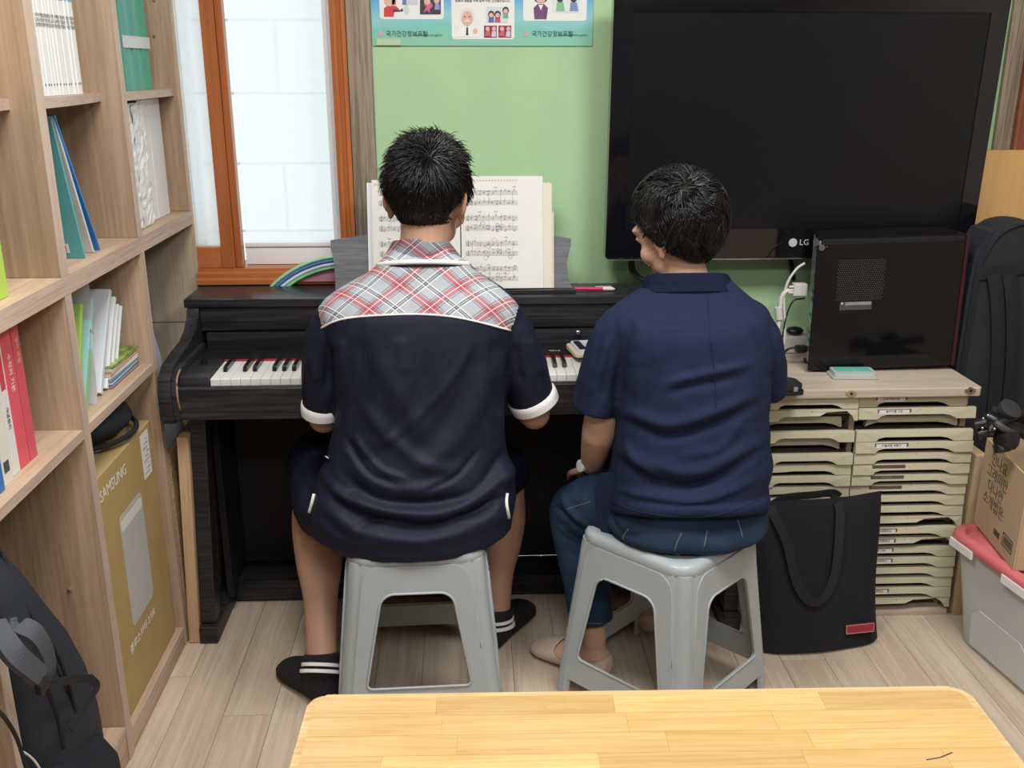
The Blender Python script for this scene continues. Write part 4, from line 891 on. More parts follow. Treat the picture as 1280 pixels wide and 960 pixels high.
bm = bmesh.new(); a = CP(994, 440); box(bm, (a.x, Y_ - .010, a.z), (a.x + .03, Y_ + .010, a.z + .018)); rel(obj('plug', bm, M_['black_plastic'], bevel=.003), pw_)
ps = empty('power_strip', (.86, -.05, .70), 'white multi-socket power strip standing on the cabinet behind the computer', 'power strip')
a = U(978, 440, y=-.06); bm = bmesh.new(); box(bm, (a.x - .02, -.085, .6625), (a.x + .12, -.03, .71)); rel(obj('strip_body', bm, M_['cable_white'], bevel=.004), ps)
bm = bmesh.new(); ball(bm, (a.x + .03, -.06, .722), (.025, .02, .012)); rel(obj('black_adapter', bm, M_['black_plastic'], smooth=True), ps)
# ---------------------------------------------------------------- gig bag
gg = empty('instrument_bag', (1.49, -.2, 0), 'tall black padded instrument bag standing in the right corner', 'instrument bag')
a = U(1212, 400, y=-.27).x
ol = [(a, .10), (a, .60), (a + .004, .90), (a + .012, .965), (a + .045, 1.028), (a + .10, 1.052), (a + .17, 1.045), (a + .235, 1.00), (a + .27, .92), (a + .29, .6), (a + .29, .10)]
olc = [tuple(p) for p in catmull(ol, 4)]
bm = bmesh.new(); prism(bm, olc, -.262, -.14, 'y'); 
rel(obj('bag_body', bm, M_['gig_fabric'], bevel=.012, smooth=50), gg)
rel(tb('zip_piping', [(p[0] + (.006 if p[0] < a + .1 else -.006), -.264, p[1] - .004) for p in olc], .0035, M_['webbing']), gg)
bm = bmesh.new(); prism(bm, [(a + .008, .905), (a + .28, .94), (a + .28, .975), (a + .010, .938)], -.267, -.2625, 'y'); rel(obj('seam_band', bm, M_['webbing'], bevel=.001), gg)
for d in (.045, .085):
    bm = bmesh.new(); P = [(a + d + .0, -.272, .925), (a + d + .02, -.275, .85), (a + d + .045, -.274, .70), (a + d + .06, -.272, .50)]
    tube(bm, catmull(P, 4), .018, 8, (0, 1, 0), flat=.14); rel(obj('webbing_strap', bm, M_['webbing'], smooth=40), gg)
bm = bmesh.new(); prism(bm, [(a - .006 + .0, .10), (a - .006, .86), (a + .0, .97), (a + .03, 1.03), (a + .045, 1.034), (a + .01, .96), (a + .004, .86), (a + .004, .10)], -.25, -.15, 'y'); rel(obj('side_gusset', bm, M_['pack_fabric'], bevel=.001), gg)
# ---------------------------------------------------------------- storage bin, cartons, tripod
bn = empty('storage_bin', (1.45, -.65, 0), 'milky plastic storage bin with a pink lid and white clips', 'storage bin')
bl = U(1193, 788, z=.0); bf = U(1268, 853, z=0); ang = math.atan2(bl.x - bf.x, bl.y - bf.y)   # direction of the long side
L_ = .345; WB = .34
bin_c = Vector((bl.x + .19, bl.y - .145, 0)); RZ = Matrix.Translation(bin_c) @ Matrix.Rotation(-math.atan2(bf.x - bl.x, -(bf.y - bl.y)) * -1 * 1.0, 4, 'Z')
bm = bmesh.new(); rings = []
for z, w, l, r in ((0, .345, .285, .035), (.004, .352, .292, .038), (.15, .385, .335, .045), (.283, .415, .375, .05)):
    rings.append([RZ @ Vector((p[0], p[1], z)) for p in rrect(w, l, r, 6)])
loft(bm, rings); rel(obj('bin_body', bm, M_['bin_plastic'], smooth=40), bn)
bm = bmesh.new(); pts = [(-.12, .01), (-.12, .10), (-.09, .125), (.06, .125), (.09, .10), (.09, .01)]
prism(bm, pts, -.0035, 0, 'x', RZ @ Matrix.Translation((-.178, 0, .004)) @ Matrix.Rotation(R(-5.5), 4, 'Y')); rel(obj('side_recess', bm, M_['bin_plastic'], bevel=.001), bn)
bm = bmesh.new(); rings = []
for z, w, l, r in ((.275, .435, .395, .055), (.284, .445, .405, .06), (.296, .442, .402, .06), (.302, .430, .390, .055), (.3025, .40, .36, .05), (.292, .385, .345, .045), (.296, .36, .32, .04)):
    rings.append([RZ @ Vector((p[0], p[1], z)) for p in rrect(w, l, r, 6)])
loft(bm, rings); rel(obj('pink_lid', bm, M_['pink_lid'], smooth=45), bn)
for y0, y1 in ((.08, .17), (-.16, -.03)):
    bm = bmesh.new(); box(bm, (-.2245, y0, .262), (-.2185, y1, .285), RZ); rel(obj('lid_clip', bm, M_['white_clip'], bevel=.002), bn)
for x0, x1 in ((-.17, .17),):
    bm = bmesh.new(); box(bm, (x0, -.2045, .266), (x1, -.1985, .280), RZ); rel(obj('lid_clip', bm, M_['white_clip'], bevel=.002), bn)
cc = U(1266, 713, z=.303); cl = U(1217, 652, z=.303)
ct = empty('cardboard_carton', cc, 'open tan cardboard carton with Korean print standing on the pink lid', 'box')
u = (cl - cc); Lc = u.length; angc = math.atan2(u.y, u.x)    # left visible face runs from the near corner cc back to cl
CM = Matrix.Translation(cc) @ Matrix.Rotation(angc, 4, 'Z')   # local x along the left face, local -y to the outside? (+y points inside rotated)
Hc = .235; Dc = .22
sgn = -1
def cface(name, lo, hi, m=None, bev=.0008):
    bm = bmesh.new(); box(bm, lo, hi, CM); return rel(obj(name, bm, m or M_['cardboard'], bevel=bev), ct)
cface('carton_wall', (0, -.004, 0), (Lc, 0, Hc)); cface('carton_wall', (0, -Dc, 0), (.004, -.0045, Hc)); cface('carton_wall', (Lc - .004, -Dc, 0), (Lc, -.0045, Hc)); cface('carton_wall', (.0045, -Dc, 0), (Lc - .0045, -Dc + .004, Hc)); cface('carton_base', (.0045, -Dc + .0045, 0), (Lc - .0045, -.0045, .004))
def CT(x, z): return CM @ Matrix.Translation((x, .0004, z)) @ Matrix.Rotation(R(180), 4, 'Z') @ Matrix.Rotation(R(90), 4, 'X')
rel(text('carton_print', '만나요\n그래미만\n다나안\n소개법몬', .036, CT(Lc * .62, .145), M_['print_dark']), ct)
bm = bmesh.new()
for x0, x1, z0, z1 in ((.022, .082, .028, .031), (.022, .082, .058, .061), (.022, .025, .028, .061), (.079, .082, .028, .061)): box(bm, (x0, .0002, z0), (x1, .0008, z1), CM)
rel(obj('barcode_frame', bm, M_['print_dark']), ct)
bm = bmesh.new()
for k in range(12): box(bm, (.028 + k * .004, .0002, .035), (.030 + k * .004, .0007, .054), CM)
rel(obj('barcode', bm, M_['print_dark']), ct)
bm = bmesh.new(); box(bm, (.100, .0002, .03), (.135, .0008, .045), CM); rel(obj('print_block', bm, M_['print_dark']), ct)
# tan flat carton behind
a = U(1212, 640, y=-.33)
o = bx('flat_carton', (1.315, -.40, .0), (1.345, -.27, .47), M_['cardboard'], bevel=.001); tag(o, 'flattened tan carton standing between the cabinet and the storage bin', 'box')
# folded tripod on the carton
tp_c = CM @ Vector((Lc * .5, -.08, Hc))
tr_ = empty('camera_tripod', tp_c, 'folded black camera tripod lying on top of the tan carton', 'tripod')
def TQ(px, py, dy=0): return U(px, py, y=tp_c.y + dy)
rel(tb('tripod_leg', [TQ(1222, 545, -.05), TQ(1262, 522, .0), TQ(1300, 505, .03)], .011, M_['black_plastic'], n=10), tr_)
rel(tb('tripod_leg', [TQ(1232, 520, 0), TQ(1262, 535, 0), TQ(1300, 552, .0)], .012, M_['black_plastic'], n=10), tr_)
rel(tb('tripod_leg', [TQ(1240, 512, .04), TQ(1270, 522, .03), TQ(1305, 535, .03)], .010, M_['webbing'], n=10), tr_)
for (px, py, r, h, ax, nm) in ((1258, 548, .026, .035, (.5, -1, .3), 'pan_head'), (1252, 560, .019, .02, (.1, -.6, -1), 'head_knob'), (1226, 530, .013, .025, (1, -.4, .4), 'leg_lock'), (1240, 535, .012, .025, (.6, .2, .8), 'leg_lock')):
    bm = bmesh.new(); cyl(bm, TQ(px, py, -.04), r, h, ax, 20); rel(obj(nm, bm, M_['black_plastic'], bevel=.002, smooth=40), tr_)
bm = bmesh.new(); cyl(bm, TQ(1262, 512, 0), .026, .014, (.2, -.6, .8), 24)
rel(obj('geared_ring', bm, C(.03, .03, .035), bevel=.002, smooth=40), tr_)
bm = bmesh.new()
for px, py in ((1229, 523), (1235, 519), (1228, 535), (1243, 536)): ball(bm, TQ(px, py, -.062), .003)
rel(obj('rivets', bm, M_['chrome'], smooth=True), tr_)
rel(tb('pan_handle', [TQ(1244, 528, -.05), TQ(1258, 538, -.05), TQ(1268, 540, -.04)], .008, C(.06, .06, .065), n=8), tr_)
# ---------------------------------------------------------------- tote bag
tg = empty('tote_bag', (.92, -.48, 0), 'black canvas tote bag with a small red leather label leaning on the cabinet', 'tote bag')
TL, TR_ = U(972, 812, z=0), U(1094, 799, z=0)
TM2 = Matrix.Translation(Vector((TR_.x, TR_.y, 0))) @ Matrix.Rotation(math.atan2(TR_.y - TL.y, TR_.x - TL.x), 4, 'Z') @ Matrix.Rotation(R(-10.0), 4, 'X')
Wt = .335; Ht = .385
bm = bmesh.new(); nx, nz = 18, 18
fr = []; bk = []
def tv_(x, z, s):
    k = x / Wt; j = z / Ht
    b = (.028 * (1 - j) ** .5 + .005) * math.sin(math.pi * (1 - abs(k + .5) * 0)) if 0 else (.034 * (1 - j) ** .6 + .004) * (1 - (2 * k + 1) ** 6)
    y = s * b - .004 * math.sin(9 * k + 4 * j) * (1 - j) * (s < 0)
    return TM2 @ Vector((x - .008 * math.sin(j * 5) * (1 if k > -.5 else -1) + .006 * (1 - j), y, z + .006 * math.sin(k * 5) * j + .012 * j * (k + 1) + .003))
for j in range(nz + 1):
    fr.append([bm.verts.new(tv_(-Wt + Wt * i / nx, Ht * j / nz, -1)) for i in range(nx + 1)]); bk.append([bm.verts.new(tv_(-Wt + Wt * i / nx, Ht * j / nz, 1)) for i in range(nx + 1)])
for g_ in (fr, bk):
    for j in range(nz):
        for i in range(nx): bm.faces.new((g_[j][i], g_[j][i + 1], g_[j + 1][i + 1], g_[j + 1][i]))
for j in range(nz):
    for i in (0, nx): bm.faces.new((fr[j][i], fr[j + 1][i], bk[j + 1][i], bk[j][i]))
for i in range(nx): bm.faces.new((fr[0][i], fr[0][i + 1], bk[0][i + 1], bk[0][i])); bm.faces.new((fr[nz][i], fr[nz][i + 1], bk[nz][i + 1], bk[nz][i]))
rel(obj('bag_body', bm, M_['bag_fabric'], smooth=50), tg)
def strap(P, w, t, m, name, par, up=(0, -1, 0)):
    bm = bmesh.new(); Q = catmull(P, 6); N = len(Q); rows = []
    for i, p in enumerate(Q):
        p = Vector(p); tt = (Vector(Q[min(i + 1, N - 1)]) - Vector(Q[max(i - 1, 0)])).normalized(); s = tt.cross(Vector(up)).normalized(); u_ = s.cross(tt)
        rows.append([p + s * w / 2 + u_ * t / 2, p - s * w / 2 + u_ * t / 2, p - s * w / 2 - u_ * t / 2, p + s * w / 2 - u_ * t / 2])
    loft(bm, rows); return rel(obj(name, bm, m, bevel=.0006, seg=1), par)
def TB(x, z, y=-.030): return TM2 @ Vector((x, y, z))
strap([TB(-.135, Ht + .008, -.004), TB(-.118, Ht - .01, -.018), TB(-.125, .30, -.034), TB(-.140, .20, -.041), TB(-.175, .142, -.046), TB(-.215, .145, -.046), TB(-.245, .20, -.041), TB(-.268, .30, -.034), TB(-.295, Ht - .02, -.018), TB(-.30, Ht, -.004)], .024, .003, M_['webbing'], 'handle', tg)
strap([TB(-.10, Ht + .005, .012), TB(-.12, Ht + .016, .013), TB(-.17, Ht + .014, .014), TB(-.25, Ht + .012, .014), TB(-.30, Ht - .01, .012)], .02, .003, M_['webbing'], 'handle', tg)
bm = bmesh.new(); box(bm, (-.108, -.0435, .040), (-.028, -.0415, .066), TM2); lb1 = rel(obj('leather_label', bm, M_['red_leather'], bevel=.0015), tg)
bm = bmesh.new()
for a_, b_ in (((-.106, .042), (-.030, .0428)), ((-.106, .0633), (-.030, .064)), ((-.106, .042), (-.1052, .064)), ((-.0308, .042), (-.030, .064))): box(bm, (a_[0], -.0440, a_[1]), (b_[0], -.0436, b_[1]), TM2)
rel(obj('label_stitching', bm, M_['pale_thread']), tg)
# ================================================================ TABLE
TZ = .48
tbp = [U(395, 868, z=TZ), U(1190, 857, z=TZ)]
rz = math.atan2(tbp[1].y - tbp[0].y, tbp[1].x - tbp[0].x) + R(0)
tc_ = (tbp[0] + tbp[1]) / 2; Wd = (tbp[1] - tbp[0]).length + .03; Dp = .50
ta = empty('low_table', (tc_.x, tc_.y - Dp / 2, 0), 'low yellow butcher-block table in the foreground', 'table', rz=rz)
er = .012
bm = bmesh.new(); prism(bm, rrect(Wd, Dp, .028), TZ - .028, TZ - .0008, 'z'); obj('table_slab', bm, M_['table_edge'], ta, bevel=.006, smooth=40)
rt = random.Random(11); rowh = .0465; yy = Dp / 2 - er; row = 0
while yy > -Dp / 2 + er + .01:
    y0 = max(yy - rowh, -Dp / 2 + er); x = -Wd / 2 + er; first = True
    inset = .010 if row == 0 or y0 <= -Dp / 2 + er + .001 else 0
    while x < Wd / 2 - er - .005:
        ln = rt.uniform(.10, .30) if first else rt.uniform(.20, .34)
        x1 = min(x + ln, Wd / 2 - er)
        if Wd / 2 - er - x1 < .06: x1 = Wd / 2 - er
        bm = bmesh.new(); cx_, cy_ = (x + x1) / 2, (yy + y0) / 2; w2, h2 = (x1 - x) / 2 - .0002, (yy - y0) / 2 - .0002
        pts = [(-w2, -h2), (w2, -h2), (w2, h2), (-w2, h2)]
        if inset and first: pts = [(-w2, -h2), (w2, -h2), (w2, h2), (-w2 + .018, h2), (-w2 + .006, h2 - .005), (-w2, h2 - .017)]
        elif inset and x1 >= Wd / 2 - er: pts = [(-w2, -h2), (w2, -h2), (w2, h2 - .017), (w2 - .006, h2 - .005), (w2 - .018, h2), (-w2, h2)]
        prism(bm, pts, -.002, 0, 'z'); obj('stave', bm, M_['table_wood'], ta, loc=(cx_, cy_, TZ + .0004))
        x = x1; first = False
    yy = y0; row += 1
pm0 = U(1158, 950, z=TZ); pm1 = U(1190, 941, z=TZ); bm = bmesh.new(); tube(bm, [pm0 + Vector((0, 0, .0006)), (pm0 + pm1) / 2 + Vector((0, -.003, .0006)), pm1 + Vector((0, 0, .0006))], .0012, 6, flat=.3); rl_ = obj('pen_mark', bm, M_['ink']); rl_.parent = ta; bpy.context.view_layer.update(); rl_.matrix_parent_inverse = ta.matrix_world.inverted()
for sx in (-1, 1):
    for sy in (-1, 1): bx('leg', (sx * (Wd / 2 - .06) - .022, sy * (Dp / 2 - .055) - .022, 0), (sx * (Wd / 2 - .06) + .022, sy * (Dp / 2 - .055) + .022, TZ - .029), M_['table_edge'], ta, bevel=.003)
for sy in (-1, 1): bx('apron', (-Wd / 2 + .09, sy * (Dp / 2 - .055) - .01, TZ - .09), (Wd / 2 - .09, sy * (Dp / 2 - .055) + .01, TZ - .029), M_['table_edge'], ta)
# ================================================================ STOOLS
def stool(cx, cy, rzd, label):
    st = empty('plastic_stool', (cx, cy, 0), label, 'stool', 'grey plastic stools', rz=R(rzd))
    Hs = .425; tw, bw = .151, .190
    def sup(hw, r, z, n=7, dz=None): return [(p[0], p[1], z) for p in rrect(2 * hw, 2 * hw, r, n)]
    bm = bmesh.new()
    rings = [sup(.1485, .050, Hs - .030), sup(.153, .052, Hs - .022), sup(.152, .052, Hs - .008), sup(.147, .050, Hs), sup(.138, .048, Hs + .0025), sup(.128, .045, Hs + .001), sup(.118, .045, Hs - .002), sup(.06, .03, Hs - .0035), sup(.02, .01, Hs - .0035)]
    loft(bm, rings, caps=False); bm.faces.new([v for v in bm.verts[-len(rings[-1]):]]) if 0 else None
    bm.verts.ensure_lookup_table(); n_ = len(rings[0]); bm.faces.new(bm.verts[-n_:]); bm.faces.new(bm.verts[:n_][::-1])
    obj('seat', bm, M_['stool_plastic'], st, smooth=50)
    bm = bmesh.new()
    for a in range(4):
        A = Matrix.Rotation(R(45 + 90 * a), 4, 'Z'); tube(bm, [A @ Vector((x, .012 * math.sin(x * 28), Hs - .0015)) for x in (.02, .05, .08, .11, .13)], .004, 6)
    obj('seat_ribs', bm, M_['stool_plastic'], st, smooth=True)
    for a in range(4):
        A = Matrix.Rotation(R(90 * a), 4, 'Z')
        # leg: corner channel in the +x -y quadrant
        bm = bmesh.new(); rings = []
        for z, hw, wd in ((0, bw, .052), (.06, bw - .005, .049), (.20, .171, .046), (.33, .158, .056), (.385, .1535, .080), (.405, .1505, .09)):
            r = .030; prof = [(hw - wd, -hw + .006), (hw - wd + .004, -hw), (hw - wd + .014, -hw - .0015), (hw - r - .006, -hw - .001), (hw - r, -hw + .003)]
            for k in range(7):
                t = R(-90 + 15 * k); prof.append((hw - r + .001 + (r - .004) * math.cos(t), -hw + r - .001 + (r - .004) * math.sin(t)))
            prof += [(hw - .003, -hw + r), (hw + .001, -hw + r + .006), (hw + .0015, -hw + wd - .014), (hw, -hw + wd - .004), (hw - .006, -hw + wd)]
            prof += [(hw - .0085, -hw + wd - .004), (hw - .0075, -hw + r), (hw - r, -hw + .0075), (hw - wd + .004, -hw + .0085)]
            rings.append([A @ Vector((p[0], p[1], z)) for p in prof])
        loft(bm, rings); obj('leg', bm, M_['stool_plastic'], st, smooth=40)
        # side frame: sloping panel with rounded opening
        sl = math.atan((bw - .154) / .40)
        SMx = A @ Matrix.Translation((0, -bw + .002, 0)) @ Matrix.Rotation(-sl, 4, 'X')
        hole = []
        def corner(cx_, cz_, r, a0, a1, n=6): return [(cx_ + r * math.cos(R(a0 + (a1 - a0) * k / n)), cz_ + r * math.sin(R(a0 + (a1 - a0) * k / n))) for k in range(n + 1)]
        zt_, zb_, ht, hb = .338, .112, .083, .116
        hole = corner(ht - .034, zt_ - .034, .034, 5, 90) + corner(-ht + .034, zt_ - .034, .034, 90, 175) + corner(-hb + .012, zb_ + .012, .012, 180, 270, 3) + corner(hb - .012, zb_ + .012, .012, 270, 360, 3)
        zo, zi = .405, .050
        outer = []
        for (x, z) in hole:   # outer contour, same number of points
            if z > (zt_ + zb_) / 2: outer.append((x * 1.42 if abs(x) > ht - .03 else x * 1.62, min(.402, .402 - max(0, (abs(x) - (ht - .034)) / .034) ** 3 * .03)) if z > zt_ - .036 else (x * 1.42, z))
            else: outer.append((math.copysign(.148, x), zi if abs(x) < hb - .004 else zb_))
        def slab(o_, i_, y0, y1, name, bev=.0):
            bm = bmesh.new(); n = len(o_); V = {}
            for tag_, pts, y in (('of', o_, y0), ('if', i_, y0), ('ob', o_, y1), ('ib', i_, y1)): V[tag_] = [bm.verts.new(SMx @ Vector((p[0], y, p[1]))) for p in pts]
            for i in range(n):
                j = (i + 1) % n
                bm.faces.new((V['of'][i], V['of'][j], V['if'][j], V['if'][i])); bm.faces.new((V['ob'][j], V['ob'][i], V['ib'][i], V['ib'][j]))
                bm.faces.new((V['of'][j], V['of'][i], V['ob'][i], V['ob'][j])); bm.faces.new((V['if'][i], V['if'][j], V['ib'][j], V['ib'][i]))
            return obj(name, bm, M_['stool_plastic'], st, smooth=40)
        slab(outer, hole, -.0035, .003, 'side_frame')
        bm = bmesh.new(); tube(bm, [SMx @ Vector((p[0], -.0035, p[1])) for p in hole], .0030, 6, (0, 1, 0), closed=True); obj('opening_rim', bm, M_['stool_plastic'], st, smooth=True)
    return st
bsx = U(521, 857, y=-.83).x
stool(bsx, -.645, 2, 'grey plastic stool, flat side to the camera, under the boy in the plaid-yoke polo')
c = U(857, 712, z=.425); stool(c.x + .005, c.y + .198, 44, 'grey plastic stool turned corner-first to the camera, under the woman in navy')
# ================================================================ BACKPACK bottom left
bp = empty('backpack', (-.80, -1.15, .09), 'black and grey backpack with webbing straps in the bottom left shelf', 'backpack')
def BQ(px, py, x=-.72): return U(px, py, x=x)
def bring(c, rx, ry, z, n=24, pw=2.6):
    out = []
    for k in range(n):
        t = 2 * math.pi * k / n; cx_, sy_ = math.cos(t), math.sin(t)
        out.append((c[0] + rx * math.copysign(abs(cx_) ** (2 / pw), cx_), c[1] + ry * math.copysign(abs(sy_) ** (2 / pw), sy_), z))
    return out
def brow(py, rx, x=-.79, xl=-1.31, dy=0):
    q_ = U(PXR[py], py, x=x); y1 = q_.y + dy; return bring((x - .0, (xl + y1) / 2), rx, (y1 - xl) / 2, max(q_.z, .0885))
PXR = {965: 66, 940: 80, 900: 86, 860: 78, 820: 66, 780: 46, 750: 26, 720: 10, 695: -2, 680: -8}
bm = bmesh.new(); loft(bm, [brow(965, .07), brow(940, .085), brow(900, .095), brow(860, .095), brow(820, .09), brow(780, .08), brow(750, .065), brow(720, .05), brow(695, .03), brow(680, .012)])
rel(obj('main_pocket', bm, M_['pack_fabric'], smooth=True), bp)
bm = bmesh.new(); loft(bm, [bring((-.71, -1.235), .035, .11, .092), bring((-.70, -1.23), .045, .12, .12), bring((-.70, -1.235), .045, .115, .20), bring((-.71, -1.245), .035, .10, .26), bring((-.73, -1.25), .015, .07, .29)])
rel(obj('front_pocket', bm, M_['bag_fabric'], smooth=True), bp)
rel(tb('side_zip', [BQ(96, 925, -.71), BQ(92, 880, -.70), BQ(80, 838, -.70), BQ(62, 800, -.71), BQ(40, 770, -.73), BQ(20, 735, -.75), BQ(2, 690, -.77)], .0035, M_['webbing'], k=5), bp)
rel(tb('side_zip', [BQ(80, 935, -.69), BQ(70, 890, -.69), BQ(52, 850, -.69), BQ(30, 818, -.69), BQ(0, 790, -.70)], .004, M_['webbing'], k=5), bp)
strap([BQ(8, 790, -.72), BQ(22, 784, -.69), BQ(40, 790, -.67), BQ(53, 808, -.665), BQ(60, 830, -.67), BQ(61, 846, -.68)], .030, .012, M_['pack_grey'], 'shoulder_strap', bp, up=(1, -.3, .4))
strap([BQ(-8, 778, -.70), BQ(5, 800, -.68), BQ(20, 820, -.665), BQ(38, 836, -.66), BQ(52, 848, -.66)], .034, .012, M_['pack_grey'], 'shoulder_strap', bp, up=(1, -.4, .5))
bm = bmesh.new(); c = BQ(52, 858, -.655); box(bm, (c.x - .004, c.y - .014, c.z - .008), (c.x + .006, c.y + .014, c.z + .010)); rel(obj('buckle', bm, M_['black_plastic'], bevel=.002), bp)
strap([BQ(62, 857, -.665), BQ(78, 852, -.66), BQ(95, 849, -.66), BQ(113, 848, -.66)], .014, .0025, M_['webbing'], 'webbing_strap', bp, up=(1, -.6, .3))
strap([BQ(112, 847, -.66), BQ(121, 858, -.66), BQ(110, 876, -.66), BQ(98, 895, -.665), BQ(88, 912, -.67)], .014, .0025, M_['webbing'], 'webbing_strap', bp, up=(1, -.6, .2))
rel(tb('reflective_piping', [BQ(26, 938, -.655), BQ(38, 946, -.655), BQ(48, 958, -.655), BQ(54, 975, -.655)], .0016, M_['print_pale'], k=4), bp)
rel(tb('front_zip', [BQ(-6, 885, -.655), BQ(8, 900, -.655), BQ(22, 925, -.655), BQ(34, 965, -.655)], .003, M_['webbing'], k=4), bp)
# ================================================================ PEOPLE
V = Vector
def ering(c, a, b, n=28, pw=2.2, rot=0, tiltx=0, tilty=0):
    """horizontal superellipse ring at c with half width a (x) and half depth b (y)"""
    out = []
    for k in range(n):
        t = 2 * math.pi * k / n; cx, sy = math.cos(t), math.sin(t)
        x = a * math.copysign(abs(cx) ** (2 / pw), cx); y = b * math.copysign(abs(sy) ** (2 / pw), sy)
        xr, yr = x * math.cos(rot) - y * math.sin(rot), x * math.sin(rot) + y * math.cos(rot)
        out.append(V((c[0] + xr, c[1] + yr, c[2] + tilty * yr + tiltx * xr)))
    return out
def pxring(py, L, Rr, y, b, pw=2.3, rot=0, dz=0, tiltx=0, tilty=0):
    p = U(L, py, y=y); q_ = U(Rr, py, y=y); c = (p + q_) / 2; c.z += dz
    return ering(c, (q_ - p).length / 2, b, pw=pw, rot=rot, tiltx=tiltx, tilty=tilty)
def interp_rings(rings, k=3):
    n = len(rings[0]); A = [np.array([list(p) for p in r]) for r in rings]
    return [[V(p) for p in r] for r in catmull(A, k)]
def limb(bm, P, r, n=16, k=4, up=(0, 1, 0)):
    Q = catmull(P, k); r2 = [tuple(np.atleast_1d(q)) for q in catmull([np.atleast_1d(np.array(a, float) if hasattr(a, '__len__') else np.array([a, a])) for a in r], k)]
    tube(bm, Q, r2, n, up)
    for e, rr in ((Q[0], r2[0]), (Q[-1], r2[-1])): ball(bm, V(e), (rr[0] * .98,) * 3 if rr[0] < .09 else tuple([rr[0] * .9] * 3), seg=14)
def px(px_, py, y): return U(px_, py, y=y)
def bvh_of(me): 
    me.calc_loop_triangles() if 0 else None
    return BVHTree.FromPolygons([v.co[:] for v in me.vertices], [p.vertices[:] for p in me.polygons])
def hit(bv, x, y, off=.001):
    d = V(FW + RT * (x - 640) / FPX - UP * (y - 480) / FPX).normalized(); loc, nrm, i, t = bv.ray_cast(V(CAM), d)
    if loc is None: return None
    if nrm.dot(d) > 0: nrm = -nrm
    return loc + nrm * off
def seam(bv, pts, r, name, m, par, k=6, off=.0006, n=6):
    P = [hit(bv, p[0], p[1], off) for p in catmull(pts, k)]; P = [p for p in P if p is not None]
    bm = bmesh.new(); tube(bm, P, r, n, (0, -1, 0)); return rel(obj(name, bm, m, smooth=True), par)
def sculpt(me, folds, amp=1.0, nz=.002, nscale=9, seed=0, ny=.35):
    """raise or press the cloth along fold lines: each fold is (points, half width px, height m)"""
    n = len(me.vertices); co = np.empty(n * 3); me.vertices.foreach_get('co', co); co = co.reshape(-1, 3)
    no = np.array([v.normal[:] for v in me.vertices])
    d = co - CAM; w = d @ FW; X = 640 + FPX * (d @ RT) / w; Y = 480 - FPX * (d @ UP) / w
    disp = np.zeros(n)
    for pts, wd, h in folds:
        Q = np.array(catmull([(float(a), float(b)) for a, b in pts], 5)); best = np.full(n, 1e9); tt = np.zeros(n)
        for i in range(len(Q) - 1):
            a, b = Q[i], Q[i + 1]; ab = b - a; L2 = (ab ** 2).sum() + 1e-9
            t = np.clip(((X - a[0]) * ab[0] + (Y - a[1]) * ab[1]) / L2, 0, 1)
            ds = np.hypot(X - a[0] - t * ab[0], Y - a[1] - t * ab[1]); mk = ds < best; best[mk] = ds[mk]; tt[mk] = (i + t[mk]) / (len(Q) - 1)
        fade = np.clip(np.minimum(tt, 1 - tt) * 5 + .15, 0, 1)
        disp += h * fade * np.exp(-(best / wd) ** 2)
    mask = np.clip((ny - no[:, 1]) * 2.5, 0, 1)
    disp *= mask
    if nz:
        for i in range(n):
            c = co[i]; disp[i] += nz * noise.noise(V((c[0] * nscale + seed, c[1] * nscale, c[2] * nscale * 1.6))) + nz * .4 * noise.noise(V((c[0] * nscale * 3, c[1] * nscale * 3 + seed, c[2] * nscale * 4)))
    co += no * disp[:, None]; me.vertices.foreach_set('co', co.ravel()); me.update()
def smooth_mesh(me): me.polygons.foreach_set('use_smooth', [True] * len(me.polygons))
def cloth(name, bm, vox, m, par, folds=(), nz=.0015, it=4, mats=None, seed=0, nscale=9):
    me = remesh(bm, vox, it, name); sculpt(me, folds, nz=nz, seed=seed, nscale=nscale); smooth_mesh(me)
    o = link(name, me, m); return rel(o, par)

def head_blobs(bm, HM, s=1.0, fem=False):
    """skull, jaw, nose, brow, lips, ears; local +y is the face, +z the crown"""
    def B(c, r, M=None): ball(bm, HM @ (V(c) * s), tuple(np.array(r) * s), (HM.to_3x3() @ (M or Matrix.Identity(3))), seg=20)
    B((0, -.012, .022), (.0755, .094, .088)); B((0, .012, -.008), (.069, .078, .085)); B((0, .030, -.055), (.050, .050, .060))
    B((0, .054, -.095), (.026, .028, .024)); B((0, .052, -.075), (.040, .032, .034))
    ex = .93 if fem else 1
    for q_ in (-1, 1):
        B((q_ * .040, .050, -.040), (.026, .030, .026)); B((q_ * .042, .022, -.070), (.019, .034, .026))
        B((q_ * .030, .074, .018), (.028, .012, .012))
        B((q_ * .030, .078, -.002), (.0155, .0095, .0095))
        E = Matrix.Rotation(R(q_ * 25), 3, 'Z')
        B((q_ * .083 * ex, -.008, -.018), (.007, .021, .029), E); B((q_ * .080 * ex, .002, -.046), (.0065, .010, .014), E); B((q_ * .088 * ex, -.016, -.012), (.005, .012, .024), E); B((q_ * .074, -.002, -.022), (.012, .016, .024))
        B((q_ * .009, .096, -.036), (.008, .009, .007))
    B((0, .092, -.018), (.009, .016, .028)); B((0, .104, -.031), (.010, .010, .009))
    B((0, .080, -.062), (.024, .013, .0065)); B((0, .078, -.071), (.021, .012, .007))
